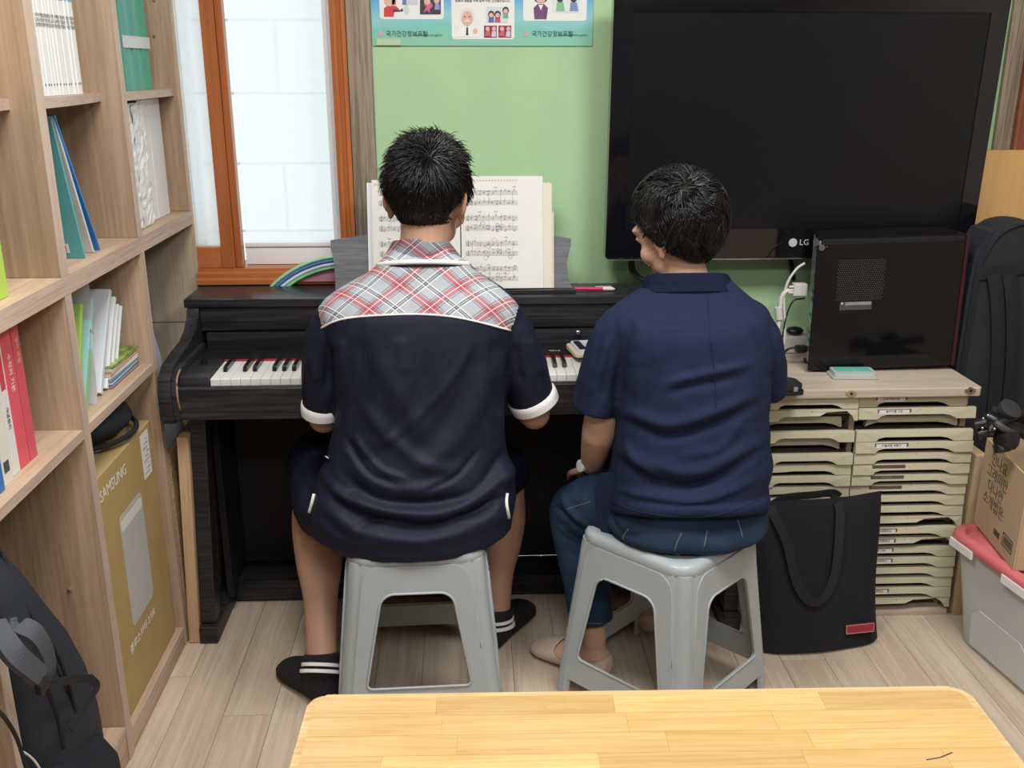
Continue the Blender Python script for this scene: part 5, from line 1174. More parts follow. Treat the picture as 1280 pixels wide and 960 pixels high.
def face_parts(HM, par, s, skin):
    for q_ in (-1, 1):
        bm = bmesh.new(); ball(bm, HM @ (V((q_ * .031, .0795, .000)) * s), (.0125 * s, .008 * s, .0065 * s), HM.to_3x3(), 14); rel(obj('eye', bm, M_['eye_white'], smooth=True), par)
        bm = bmesh.new(); ball(bm, HM @ (V((q_ * .031, .0868, .000)) * s), (.005 * s, .0018 * s, .005 * s), HM.to_3x3(), 12); rel(obj('iris', bm, M_['key_black'], smooth=True), par)
        bm = bmesh.new(); tube(bm, [HM @ (V(p) * s) for p in ((q_ * .014, .092, .019), (q_ * .030, .090, .024), (q_ * .048, .079, .019))], [.003, .0032, .0015], 8, flat=.6); rel(obj('eyebrow', bm, M_['hair'], smooth=True), par)
    bm = bmesh.new(); tube(bm, [HM @ (V(p) * s) for p in ((-.022, .083, -.067), (-.008, .0925, -.064), (.008, .0925, -.064), (.022, .083, -.067))], [.002, .0045, .0045, .002], 8); rel(obj('lips', bm, M_['lip'], smooth=True), par)
def hand(bm, wrist, direction, palmdown, side, curl=.6, s=1.0):
    """palm with four unequal bent fingers and a thumb leaving the side of the palm"""
    d = V(direction).normalized(); nrm = V(palmdown).normalized(); nrm = (nrm - d * nrm.dot(d)).normalized(); sd = d.cross(nrm).normalized() * side
    w = V(wrist)
    c = w + d * .045 * s
    rings = []
    for t, hw, th in ((-.01, .026, .019), (.01, .030, .018), (.045, .039, .015), (.075, .041, .013), (.088, .038, .011)):
        p = w + d * t * s; rings.append([p + sd * math.cos(a) * hw * s + nrm * math.sin(a) * th * s for a in [2 * math.pi * k / 16 for k in range(16)]])
    loft(bm, rings)
    for k, (off, ln) in enumerate(((.030, .070), (.010, .078), (-.010, .072), (-.029, .056))):
        p = w + d * .080 * s + sd * off * s; dd = (d + sd * off * 1.5).normalized(); P = [p - dd * .01]; a = curl * .45
        for seg_, f in ((0, .45), (1, .30), (2, .25)):
            dd2 = (dd * math.cos(a) + nrm * math.sin(a)).normalized(); P.append(P[-1] + dd2 * ln * f * s); a += curl * .6
        limb(bm, P, [.0088 * s, .0085 * s, .0078 * s, .0065 * s], n=10, k=2, up=tuple(sd))
    p = w + d * .022 * s + sd * .028 * s
    P = [p - sd * .01, p + (sd * .8 + d * .7 + nrm * .25).normalized() * .030 * s, p + (sd * .62 + d * .9 + nrm * .35).normalized() * .058 * s, p + (sd * .5 + d * 1.0 + nrm * .45).normalized() * .078 * s]
    limb(bm, P, [.0125 * s, .011 * s, .0095 * s, .0075 * s], n=10, k=2, up=tuple(nrm))
def strands(name, m, par, gen, count, segs=6, wid=.0007, seed=1):
    """hair: gen(rng) -> (root, normal, path function) ; three sided tapered strands in one mesh"""
    r = np.random.default_rng(seed); Vv = []; Ff = []
    made = 0
    while made < count:
        P = gen(r)
        if P is None: continue
        made += 1; base = len(Vv); P = np.array(P); N = len(P)
        for i in range(N):
            t = P[min(i + 1, N - 1)] - P[max(i - 1, 0)]; t /= np.linalg.norm(t) + 1e-9
            s_ = np.cross(t, (.3, .5, .81)); s_ /= np.linalg.norm(s_) + 1e-9; u_ = np.cross(s_, t); w = wid * (1 - .8 * (i / (N - 1)) ** 2)
            for k in range(3): a = 2.094 * k; Vv.append(P[i] + w * (s_ * math.cos(a) + u_ * math.sin(a)))
        for i in range(N - 1):
            for k in range(3): Ff.append((base + 3 * i + k, base + 3 * i + (k + 1) % 3, base + 3 * i + 3 + (k + 1) % 3, base + 3 * i + 3 + k))
    me = bpy.data.meshes.new(name); me.from_pydata(Vv, [], Ff); me.update(); smooth_mesh(me)
    o = link(name, me, m); o['kind'] = 'stuff'; return rel(o, par)
# ---------------------------------------------------------------- BOY
boy = empty('person', (-.13, -.64, 0), 'person with short black hair in navy polo with red plaid yoke, shorts and black socks', 'person')
YB_ = -.64
bm = bmesh.new()
# torso (skin figure a little inside the shirt)
T = [(318, 492, 566, -.585, .050), (335, 470, 585, -.590, .062), (352, 448, 604, -.60, .075), (372, 420, 632, -.605, .086), (395, 412, 640, -.61, .095), (430, 415, 636, -.615, .102), (480, 425, 628, -.62, .104), (530, 430, 622, -.63, .100), (580, 425, 622, -.645, .105), (620, 415, 625, -.65, .12), (648, 405, 628, -.645, .14)]
rings = interp_rings([pxring(py, L + 7, R_ - 7, y, b) for py, L, R_, y, b in T], 3); loft(bm, rings)
bhc = px(535, 243, -.555); BH = Matrix.Translation(bhc) @ Matrix.Rotation(R(-17), 4, 'Z') @ Matrix.Rotation(R(-16), 4, 'X') @ Matrix.Rotation(R(2), 4, 'Y')
BS = 1.02
head_blobs(bm, BH, BS)
limb(bm, [px(530, 330, -.60), px(531, 300, -.585), px(534, 262, -.56)], [.056, .054, .054])
# arms
lsh, lel, lwr = px(424, 405, -.605), px(405, 522, -.575), V((-.25, -.44, .775))
rsh, rel_, rwr = px(632, 405, -.605), px(668, 517, -.575), V((.07, -.44, .785))
limb(bm, [lsh, (lsh + lel) / 2 + V((-.006, 0, 0)), lel], [.048, .043, .036]); limb(bm, [lel, (lel + lwr) / 2, lwr], [.037, .034, (.027, .020)])
limb(bm, [rsh, (rsh + rel_) / 2 + V((.006, 0, 0)), rel_], [.048, .044, .038]); limb(bm, [rel_, (rel_ + rwr) / 2, rwr], [.038, .034, (.027, .020)])
hand(bm, lwr, (.1, 1, -.18), (0, -.2, -1), 1, .55, .93); hand(bm, rwr, (-.1, 1, -.22), (0, -.2, -1), -1, .6, .93)
# legs
lhp, lkn, lan = V((-.22, -.64, .475)), px(398, 575, -.355), px(402, 828, -.700)
rhp, rkn, ran = V((-.045, -.64, .475)), px(628, 585, -.345), px(620, 770, -.475)
def leg(hp, kn, an, out):
    d = (an - kn); mid = kn + d * .32 + V((0, -.018, .0)); low = kn + d * .72
    limb(bm, [hp, (hp + kn) / 2 + V((0, 0, .004)), kn], [.082, .074, .058]); limb(bm, [kn, kn + d * .14 + V((0, -.008, 0)), mid, kn + d * .52 + V((0, -.010, 0)), low, an], [.056, .060, .0655, .057, .041, .036])
leg(lhp, lkn, lan, -1); leg(rhp, rkn, ran, 1)
def foot(bm, an, yawd, L=.235, s=1.0, w=.040, grow=0):
    """foot resting on the floor, heel just behind the ankle"""
    d = V((math.sin(R(yawd)), math.cos(R(yawd)), 0)); sd = V((d.y, -d.x, 0)); h = V((an.x, an.y, 0)) - d * .035
    rings = []
    for t, hw, z0, z1 in ((-.012, .018, .018, .045), (0, .030, .004, .072), (.03, .034, .001, .100), (.065, .036, .001, .090), (.11, .040, .001, .068), (.155, .044, .001, .050), (.195, .042, .001, .038), (.222, .030, .003, .028), (.234, .014, .008, .020)):
        c = h + d * t * L / .235; c.z = (z0 + z1) / 2; hh = (z1 - z0) / 2 + grow
        rings.append([c + sd * (math.cos(a) * (hw + grow)) + V((0, 0, max(math.sin(a) * hh, -c.z + .001))) for a in [2 * math.pi * k / 18 for k in range(18)]])
    loft(bm, rings)
foot(bm, lan, -40, .20); foot(bm, ran, 28, .215)
me = remesh(bm, .0048, 5, 'body'); smooth_mesh(me)
bbody = rel(link('body', me, M_['skin']), boy)
# ---- shirt
bm = bmesh.new()
T = [(316, 487, 570, -.588, .055), (326, 478, 578, -.59, .062), (338, 462, 594, -.592, .072), (350, 441, 611, -.60, .082), (362, 420, 630, -.605, .092), (374, 404, 643, -.61, .098), (390, 399, 648, -.615, .106), (420, 406, 644, -.62, .112), (460, 416, 636, -.625, .116), (505, 420, 632, -.63, .117), (550, 412, 632, -.64, .120), (585, 400, 640, -.65, .130), (615, 388, 645, -.65, .148), (640, 386, 642, -.65, .158), (655, 390, 640, -.65, .164)]
rings = interp_rings([pxring(py, L, R_, y, b, 2.35, tilty={310: -.34, 320: -.34, 331: -.30, 340: -.15}.get(py, 0)) for py, L, R_, y, b in [(310, 487, 566, -.585, .055), (320, 481, 573, -.588, .060), (331, 470, 588, -.592, .068), (340, 458, 597, -.594, .076)] + T[3:]], 3)
hc = px(516, 658, -.65); 
rings += [ering((hc.x, -.648, .428), .215, .166, pw=2.3), ering((hc.x, -.648, .412), .205, .163, pw=2.3)]
loft(bm, rings)
lc, rc = px(404, 509, -.58), px(665, 500, -.58)
limb_s = lambda P, r: tube(bm, catmull(P, 4), [tuple(q) for q in catmull([np.array(a, float) for a in r], 4)], 20, (0, 1, 0))
limb_s([px(440, 396, -.61), px(416, 412, -.605), px(405, 450, -.595), lc], [(.050, .055), (.052, .060), (.050, .060), (.046, .056)])
limb_s([px(610, 396, -.61), px(634, 412, -.605), px(652, 450, -.595), rc], [(.050, .055), (.052, .060), (.053, .060), (.055, .058)])
for c in (px(425, 400, -.61), px(624, 400, -.61)): ball(bm, c, (.056, .058, .052))
folds = [([(392, 600), (440, 640), (520, 660), (600, 640), (640, 600)], 9, -.010), ([(400, 575), (430, 620), (500, 640), (560, 640), (625, 600), (645, 575)], 9, .010),
  ([(405, 625), (450, 665), (530, 675), (600, 655), (640, 625)], 10, .009), ([(430, 560), (470, 600), (520, 612), (580, 600)], 9, .007), ([(425, 590), (470, 625), (530, 630), (575, 622)], 7, -.008),
  ([(450, 420), (455, 470), (440, 530)], 12, -.004), ([(428, 420), (425, 450), (424, 500)], 7, .005), ([(625, 420), (615, 470), (626, 520)], 9, -.005), ([(620, 440), (600, 500), (560, 560), (500, 600)], 13, .006),
  ([(600, 430), (575, 500), (520, 570)], 13, -.005), ([(470, 440), (500, 500), (545, 560)], 14, .005), ([(540, 440), (520, 500), (480, 560), (440, 590)], 12, -.005), ([(500, 420), (505, 470)], 10, .003),
  ([(632, 560), (600, 610), (560, 630)], 7, -.007), ([(640, 590), (610, 640), (560, 655)], 7, .006), ([(395, 650), (430, 675), (480, 684)], 6, .004), ([(400, 560), (416, 600), (450, 622)], 7, -.007),
  ([(385, 440), (395, 480)], 6, .004), ([(660, 420), (680, 470)], 7, .004), ([(645, 430), (650, 480)], 6, -.005), ([(412, 430), (408, 490)], 6, -.005), ([(450, 500), (480, 540), (530, 580), (590, 590)], 9, .005), ([(430, 545), (460, 590), (500, 608)], 4, -.006), ([(440, 540), (470, 582), (510, 600)], 4, .005), ([(600, 560), (570, 595), (530, 615)], 4, -.005), ([(470, 560), (500, 540), (560, 480), (590, 430)], 6, .004), ([(440, 660), (480, 650), (520, 655)], 4, -.005), ([(560, 650), (600, 640), (630, 618)], 4, -.006)]
folds = [(a_, b_, c_ * 1.35) for a_, b_, c_ in folds]
bsh = cloth('polo_shirt', bm, .0045, M_['navy_knit'], boy, folds, .0018, 5, seed=3)
me = bsh.data
yoke = [(397, 381), (399, 395), (403, 410), (418, 402), (440, 397), (480, 394), (525, 393), (565, 396), (600, 403), (638, 413), (644, 398), (649, 380), (620, 355), (590, 335), (575, 300), (480, 300), (455, 335), (430, 350), (405, 368)]
# plaid cloth: red bands, white and charcoal lines on grey, woven at 45 degrees
pm = bpy.data.materials.new('plaid_cloth'); pm.use_nodes = True; nt = pm.node_tree; L_n = nt.links; b = nt.nodes['Principled BSDF']; b.inputs['Roughness'].default_value = .75
tc = nt.nodes.new('ShaderNodeTexCoord'); sp = nt.nodes.new('ShaderNodeSeparateXYZ'); L_n.new(tc.outputs['Object'], sp.inputs[0])
def N(op, a, b_=None, c=None):
    n_ = nt.nodes.new('ShaderNodeMath'); n_.operation = op
    for i, v in enumerate((a, b_, c)):
        if v is None: continue
        if isinstance(v, (int, float)): n_.inputs[i].default_value = v
        else: L_n.new(v, n_.inputs[i])
    return n_.outputs[0]
sv = N('MULTIPLY_ADD', sp.outputs[1], .75, sp.outputs[2])     # cloth length runs up the back and over the shoulder
P1 = N('ADD', sp.outputs[0], sv); P2 = N('SUBTRACT', sp.outputs[0], sv)
PER = .128; cx0 = hit(bvh_of(me), 538, 384, 0); o1 = .30 * PER - (cx0.x + cx0.z + .75 * cx0.y) + 40 * PER; o2 = .30 * PER - (cx0.x - cx0.z - .75 * cx0.y) + 40 * PER
def band(t, c, w): d = N('ABSOLUTE', N('SUBTRACT', t, c)); return N('LESS_THAN', d, w)
def one(Pv, off):
    t = N('FRACT', N('DIVIDE', N('ADD', Pv, off), PER))
    red = band(t, .30, .105); wh = N('MAXIMUM', band(t, .30, .010), N('MAXIMUM', band(t, .66, .010), band(t, .79, .010)))
    dk = N('MAXIMUM', N('MAXIMUM', band(t, .155, .012), band(t, .445, .012)), N('MAXIMUM', band(t, .695, .016), band(t, .75, .016)))
    return red, wh, dk
r1, w1_, d1_ = one(P1, o1); r2, w2_, d2_ = one(P2, o2)
def mixc(f, ca, cb):
    m_ = nt.nodes.new('ShaderNodeMix'); m_.data_type = 'RGBA'; L_n.new(f, m_.inputs[0])
    for i, c in ((6, ca), (7, cb)):
        if isinstance(c, tuple): m_.inputs[i].default_value = (*c, 1)
        else: L_n.new(c, m_.inputs[i])
    return m_.outputs[2]
g0 = mixc(N('MULTIPLY_ADD', N('MULTIPLY', r1, r2), .28, N('MULTIPLY', N('MAXIMUM', r1, r2), .62)), (.36, .39, .43), (.40, .012, .03))
g1 = mixc(N('MULTIPLY', N('ADD', d1_, d2_), .6), g0, (.04, .055, .06)); g2 = mixc(N('MULTIPLY', N('MAXIMUM', w1_, w2_), .8), g1, (.75, .75, .75))
L_n.new(g2, b.inputs['Base Color'])
me.materials.append(pm)
def inpoly(x, y, P):
    c = False; j = len(P) - 1
    for i in range(len(P)):
        if (P[i][1] > y) != (P[j][1] > y) and x < (P[j][0] - P[i][0]) * (y - P[i][1]) / (P[j][1] - P[i][1]) + P[i][0]: c = not c
        j = i
    return c
for p in me.polygons:
    if p.center.z > .84 and p.normal.y < .45:
        x, y = PJ(p.center)
        if inpoly(float(x), float(y), yoke): p.material_index = 1
bv = bvh_of(me)
seam(bv, [(402, 410), (418, 402), (440, 397), (480, 394), (525, 393), (565, 396), (600, 403), (638, 413)], .0022, 'white_piping', M_['white_cloth'], boy, off=.0010)
def sleeve_band(c, prev, rx, ry, name, m, w, par, grow=.0):
    ax = (V(c) - V(prev)).normalized(); bm = bmesh.new()
    P = [V(c) + ax * t for t in (-.004, 0, w * .5, w, w + .002, w - .004)]; rr = [(rx * .96, ry * .96), (rx + .0015, ry + .0015), (rx + .002, ry + .002), (rx + .001, ry + .001), (rx - .002, ry - .002), (rx - .006, ry - .006)]
    tube(bm, P, rr, 28, (0, 1, 0)); return rel(obj(name, bm, m, smooth=50), par)
sleeve_band(lc + V((0, 0, .010)), px(405, 470, -.588), .0475, .0575, 'sleeve_cuff', M_['white_cloth'], .024, boy)
sleeve_band(rc + V((-.001, 0, .010)), px(648, 460, -.590), .0565, .0595, 'sleeve_cuff', M_['white_cloth'], .024, boy)
# collar: folded plaid band with white stripe under it
bm = bmesh.new(); rings = []
for py, L, R_, y, b_ in ((331, 474, 585, -.592, .066), (322, 480, 577, -.59, .062), (308, 487, 566, -.585, .056), (303, 490, 562, -.584, .053), (304, 494, 558, -.583, .049), (316, 495, 558, -.584, .049)):
    rings.append(pxring(py, L, R_, y, b_, 2.1, tilty=-.32))
loft(bm, rings, caps=False); bmesh.ops.solidify(bm, geom=bm.faces[:], thickness=.002); rel(obj('collar', bm, pm, smooth=60), boy)
for dz_, r_, nm_, mt_ in ((0, .0042, 'collar_stripe', 'white_cloth'), (-.006, .0026, 'collar_edge', 'navy_knit')):
    Pq = sorted([p_ for p_ in pxring(333, 471, 589, -.592, .0745, 2.1, tilty=-.32) if p_.y < -.60], key=lambda v: v.x); bm = bmesh.new(); tube(bm, [p_ + V((0, -.0 if dz_ == 0 else -.001, dz_)) for p_ in Pq], r_, 8, (0, 0, 1), flat=1.3); rel(obj(nm_, bm, M_[mt_], smooth=True), boy)
# side vents with white tape, shorts
for pts in (([(633, 616), (632, 630), (635, 647)]), ([(394, 618), (391, 630), (388, 641)]), ([(402, 571), (407, 570), (411, 572)])):
    P = [hit(bv, x, y, .003) for x, y in catmull(pts, 4)]; P = [p_ for p_ in P if p_ is not None]
    bm = bmesh.new(); tube(bm, P, .0035, 8, (0, -1, 0), flat=.4); rel(obj('vent_tape', bm, M_['white_cloth'], smooth=True), boy)
bm = bmesh.new()
loft(bm, interp_rings([pxring(py, L, R_, y, b) for py, L, R_, y, b in ((560, 412, 632, -.63, .10), (600, 398, 640, -.64, .125), (640, 390, 640, -.64, .145))], 3) + [ering((hc.x, -.64, .435), .20, .15)])
def sleg(hp, kn, f, r0, r1, dn):
    e_ = hp + (kn - hp) * f; P = [hp, hp + (kn - hp) * .35 + V((0, 0, dn * .4)), e_ + V((0, 0, dn))]
    tube(bm, catmull(P, 4), [tuple(q) for q in catmull([np.array(a, float) for a in (r0, ((r0[0] + r1[0]) / 2, (r0[1] + r1[1]) / 2), r1)], 4)], 22, (0, 0, 1))
sleg(lhp, lkn, 1.06, (.095, .09), (.082, .076), -.002); sleg(rhp, rkn, 1.0, (.095, .09), (.080, .072), .0); ball(bm, lkn, .076)
tube(bm, catmull([px(450, 630, -.62), px(410, 634, -.56), px(400, 600, -.44)], 4), [(a, a) for a in catmull([np.array(.09), np.array(.080), np.array(.074)], 4)], 22, (0, 0, 1)); ball(bm, px(410, 634, -.56), .081)
sh_ = cloth('shorts', bm, .0055, M_['navy_knit'], boy, [([(372, 610), (385, 650), (425, 680)], 5, .005), ([(380, 600), (398, 640), (430, 665)], 5, -.006)], .003, 4, seed=9)
# socks with two white stripes
for an, yw, kn, FL in ((lan, -40, lkn, .208), (ran, 28, rkn, .223)):
    bm = bmesh.new(); foot(bm, an, yw, FL, grow=.0065); d = (kn - an).normalized()
    tube(bm, [V((an.x, an.y, .05)), an + V((0, 0, -.012)), an + d * .022], [.046, .0435, .0430], 20, (0, 1, 0)); so = cloth('sock', bm, .0045, M_['sock_black'], boy, (), .0012, 3)
    dd = V((math.sin(R(yw)), math.cos(R(yw)), 0))
    for k, (t, r) in enumerate(((-.008, .0455), (-.024, .0478))):
        c = an + d * t + dd * (.004 + k * .003); ax = (d + dd * (-.18 + .0 * k)).normalized(); bm = bmesh.new()
        P = [c - ax * .0042, c - ax * .0038, c + ax * .0038, c + ax * .0042]; tube(bm, P, [r * .9, r, r, r * .9], 24, (0, 1, 0)); rel(obj('sock_stripe', bm, M_['white_cloth'], smooth=50), so)
# ---- boy's hair
def dome(HM, s, gen_r, zcut_back, zcut_front):
    pass
def hair_cap(name, par, HM, s, c, r, cut, m, vox=.005):
    bm = bmesh.new(); ball(bm, (0, 0, 0), 1, seg=48)
    for v in bm.verts:
        d = v.co.normalized(); v.co = HM @ ((V(c) + V((d.x * r[0], d.y * r[1], d.z * r[2]))) * s)
    kill = []
    for f in bm.faces:
        l = HM.inverted() @ f.calc_center_median() / s
        if cut(l): kill.append(f)
    bmesh.ops.delete(bm, geom=kill, context='FACES'); bmesh.ops.solidify(bm, geom=bm.faces[:], thickness=.003)
    return rel(obj(name, bm, m, smooth=True), par)
bcut = lambda l: (l.y > .055 and l.z < .055) or (l.z < -.085 + max(0, l.y + .03) * 1.35) or (l.y > .02 and l.z < .01)
bcap = lambda l: bcut(l) or l.z < -.076 + .02 * (abs(l.x) > .05) or (abs(l.x) > .055 and l.y > -.035 and l.z < .004)
hr = hair_cap('hair', boy, BH, BS, (0, -.010, .016), (.0815, .100, .098), bcap, M_['hair'])
HI = BH.inverted()
crown = V((.025, -.082, .058))
def boy_strand(r):
    th = r.uniform(0, 2 * math.pi); zz = r.uniform(-.98, 1); q_ = math.sqrt(max(0, 1 - zz * zz)); d = V((q_ * math.cos(th), q_ * math.sin(th), zz))
    root = V((0, -.010, .016)) + V((d.x * .082, d.y * .101, d.z * .099))
    if bcut(root - V((0, 0, .004))) or (abs(root.x) > .062 and root.y > -.035 and root.z < -.006): return None
    if root.z < -.075 and r.uniform() < (-.075 - root.z) / .018: return None
    n_ = V((d.x / .082, d.y / .101, d.z / .099)).normalized(); flow = (root - crown); flow = flow - n_ * flow.dot(n_)
    dist = flow.length; flow = flow.normalized() if dist > 1e-4 else V((1, 0, 0)); n0 = noise.noise(root * 34) ; sw = n_.cross(flow) * (.35 * math.exp(-dist / .05) + n0 * .9); flow = (flow + sw + V((r.normal(0, .22), r.normal(0, .22), r.normal(0, .22)))).normalized()
    top = max(0, min(1, (root.z + .045) / .07)); L = (.005 + .036 * top ** 1.3) * r.uniform(.7, 1.15)
    if root.z > .08 and root.y > -.06: L *= 1.15
    lift = .28 + .16 * max(0, 1 - dist / .07) + (.25 if root.z > .07 else 0); p = root.copy(); P = []
    dr = (flow * (1 - lift * .5) + n_ * lift * .9).normalized()
    for i in range(5):
        P.append(list(BH @ (p * BS))); p = p + dr * L / 4; dr = (dr + V((0, 0, -.14)) * (L / .03) - n_ * .10).normalized()
    return P
strands('hair_strands', M_['hair'], boy, boy_strand, 7500, wid=.0012, seed=4)
face_parts(BH, boy, BS, 'skin')

# ---------------------------------------------------------------- WOMAN
wo = empty('person', (.47, -.68, 0), 'person with short wavy black hair in navy tunic and blue jeans, seated turned left', 'person')
bm = bmesh.new()
T = [(352, 822, 900, -.63, .052), (366, 806, 922, -.64, .070), (382, 780, 940, -.65, .088), (405, 772, 950, -.655, .104), (440, 776, 952, -.66, .115), (490, 782, 948, -.665, .122), (540, 780, 948, -.67, .128), (590, 776, 952, -.675, .140), (630, 772, 950, -.675, .152), (655, 770, 948, -.675, .158)]
loft(bm, interp_rings([pxring(py, L + 15, R_ - 15, y, b * .86) for py, L, R_, y, b in T], 3))
whc = px(846, 284, -.60); WH = Matrix.Translation(whc) @ Matrix.Rotation(R(42), 4, 'Z') @ Matrix.Rotation(R(-20), 4, 'X') @ Matrix.Rotation(R(-4), 4, 'Y')
WS = 1.0
head_blobs(bm, WH, WS, True)
limb(bm, [px(862, 375, -.64), px(856, 345, -.625), px(848, 312, -.61)], [.054, .050, .048])
wls, wle, wlw = px(778, 422, -.64), px(749, 540, -.625), px(738, 589, -.53)
wrs, wre, wrw = px(934, 422, -.64), px(940, 510, -.53), V((.55, -.33, .58))
limb(bm, [wls, (wls + wle) / 2, wle], [.044, .044, .041]); limb(bm, [wle, (wle * .55 + wlw * .45), wlw], [.0405, .034, (.025, .021)])
limb(bm, [wrs, (wrs + wre) / 2, wre], [.044, .042, .038]); limb(bm, [wre, (wre + wrw) / 2, wrw], [.040, .035, (.026, .020)])
hand(bm, wlw, (.12, 1, -.30), (0, -.4, -1), 1, .5, .88); hand(bm, wrw, (-.5, .8, -.1), (0, -.1, -1), -1, .5, .88)
wlh, wlk, wla = V((.40, -.665, .475)), px(722, 640, -.53), px(742, 800, -.625)
wrh, wrk, wra = V((.555, -.665, .475)), V((.56, -.30, .47)), px(806, 752, -.42)
for hp, kn, an in ((wlh, wlk, wla), (wrh, wrk, wra)):
    d = an - kn; limb(bm, [hp, (hp + kn) / 2, kn], [.085, .076, .058]); limb(bm, [kn, kn + d * .3, kn + d * .75, an], [.054, .055, .037, .032])
wfl, wfr = -50, -28
foot(bm, wla, wfl, .21); foot(bm, wra, wfr, .225)
me = remesh(bm, .0048, 5, 'body'); smooth_mesh(me); rel(link('body', me, M_['skin_fair']), wo)
face_parts(WH, wo, WS, 'skin_fair')
# tunic
bm = bmesh.new()
T = [(352, 812, 912, -.632, .060), (362, 800, 924, -.636, .070), (374, 780, 940, -.645, .084), (388, 764, 952, -.65, .096), (405, 758, 960, -.655, .108), (440, 764, 963, -.66, .122), (480, 770, 960, -.665, .130), (520, 770, 957, -.67, .135), (550, 768, 958, -.675, .142), (572, 766, 962, -.675, .150), (598, 762, 954, -.678, .158)]
rings = interp_rings([pxring(py, L, R_, y, b, 2.4, tilty={345: -.28, 355: -.25}.get(py, 0)) for py, L, R_, y, b in [(345, 814, 906, -.632, .058), (355, 806, 916, -.636, .066)] + T[2:]], 3)
whp = px(856, 650, -.68)
rings += [ering((whp.x, -.680, .505), .183, .166, pw=2.4, tilty=-.25), ering((whp.x, -.680, .475), .184, .170, pw=2.4, tilty=-.34), ering((whp.x, -.680, .468), .180, .166, pw=2.4, tilty=-.34)]
loft(bm, rings)
def sl2(P, r): tube(bm, catmull(P, 4), [tuple(q) for q in catmull([np.array(a, float) for a in r], 4)], 22, (0, 1, 0))
sl2([px(800, 400, -.65), px(772, 420, -.645), px(754, 465, -.635), px(742, 510, -.63)], [(.055, .065), (.055, .070), (.052, .070), (.051, .072)])
sl2([px(925, 400, -.65), px(946, 420, -.64), px(955, 455, -.62), px(957, 484, -.60)], [(.050, .060), (.050, .066), (.048, .066), (.046, .066)])
for c in (px(788, 408, -.65), px(934, 408, -.65)): ball(bm, c, (.055, .066, .060))
folds = [([(775, 525), (830, 545), (880, 535), (950, 505)], 7, -.011), ([(775, 510), (830, 530), (880, 520), (950, 490)], 8, .009), ([(770, 575), (820, 600), (880, 605), (955, 560)], 7, -.010), ([(770, 560), (820, 583), (880, 588), (960, 545)], 8, .008),
  ([(765, 610), (820, 622), (880, 625), (955, 595)], 6, .008), ([(790, 600), (850, 612), (920, 590)], 5, -.007), ([(830, 480), (870, 470), (940, 455)], 6, .007), ([(835, 492), (870, 482), (935, 470)], 6, -.006),
  ([(790, 400), (778, 440), (770, 500)], 7, -.007), ([(800, 400), (795, 440), (785, 490)], 8, .005), ([(760, 420), (750, 460), (735, 500)], 5, .005), ([(770, 420), (758, 470), (752, 505)], 5, -.005), ([(748, 400), (738, 450), (725, 490)], 5, .004),
  ([(840, 420), (830, 470), (800, 520)], 9, -.004), ([(940, 410), (958, 450), (962, 480)], 6, -.006), ([(860, 370), (888, 420), (893, 500)], 4, .002), 
  ([(780, 550), (800, 580), (830, 600)], 5, .006), ([(930, 520), (900, 560), (850, 570)], 6, .005), ([(800, 440), (860, 430), (930, 420)], 20, .004)]
tn = cloth('tunic', bm, .0045, M_['navy_cotton'], wo, folds, .0025, 4, seed=21, nscale=11)
bv2 = bvh_of(tn.data)
seam(bv2, [(884, 362), (888, 420), (893, 470), (895, 520)], .0011, 'back_pleat', M_['navy_cotton'], wo, off=.0003)
seam(bv2, [(765, 628), (800, 640), (850, 646), (900, 643), (948, 626)], .0012, 'hem_seam', M_['navy_cotton'], wo, off=.0003)
bm = bmesh.new(); rings = []
for py, L, R_, y, b_ in ((366, 797, 921, -.638, .0765), (356, 802, 915, -.635, .0705), (345, 807, 909, -.63, .0655), (343, 811, 905, -.63, .060), (356, 815, 902, -.632, .058)): rings.append(pxring(py, L, R_, y, b_ + .002, 2.4, tilty=-.26))
loft(bm, rings, caps=False); bmesh.ops.solidify(bm, geom=bm.faces[:], thickness=.002); rel(obj('stand_collar', bm, M_['navy_cotton'], smooth=60), wo)
# side flap of the tunic
fl_ = [px(752, 590, -.67), px(744, 620, -.66), px(748, 655, -.66), px(756, 672, -.67)]
bm = bmesh.new(); pts = [(768, 590), (750, 592), (742, 612), (745, 640), (752, 668), (762, 672), (770, 650), (775, 630)]
a_ = [bm.verts.new(px(x, y, -.715 + .0006 * (770 - x))) for x, y in pts]; b_ = [bm.verts.new(px(x, y, -.708 + .0006 * (770 - x))) for x, y in pts]; bm.faces.new(a_); bm.faces.new(b_[::-1])
for i in range(len(pts)): bm.faces.new((a_[i], a_[(i + 1) % len(pts)], b_[(i + 1) % len(pts)], b_[i]))
rel(obj('tunic_flap', bm, M_['navy_cotton'], bevel=.0015), wo)
# jeans
bm = bmesh.new()
loft(bm, interp_rings([ering((whp.x, -.675, z), a, b, pw=2.4) for z, a, b in ((.53, .160, .135), (.50, .172, .150), (.47, .183, .166), (.445, .186, .172), (.430, .172, .160), (.426, .15, .14))], 2))
def jl(P, r): tube(bm, catmull(P, 4), [tuple(q) for q in catmull([np.array(a if hasattr(a, '__len__') else (a, a), float) for a in r], 4)], 22, (0, 0, 1) if 0 else (0, 1, 0)); ball(bm, V(P[0]), r[0] if not hasattr(r[0], '__len__') else r[0][0]); 
limb(bm, [wlh, (wlh + wlk) / 2 + V((-.01, 0, .004)), wlk], [.092, .088, .072], n=22, up=(0, 0, 1)); 
d = wla - wlk; jl([wlk, wlk + d * .25 + V((0, -.004, 0)), wlk + d * .55, wlk + d * .86], [.072, .066, .058, .054])
limb(bm, [wrh, (wrh + wrk) / 2, wrk], [.092, .086, .070], n=22, up=(0, 0, 1)); d = wra - wrk; jl([wrk, wrk + d * .3, wrk + d * .6, wrk + d * .88], [.070, .064, .057, .052])
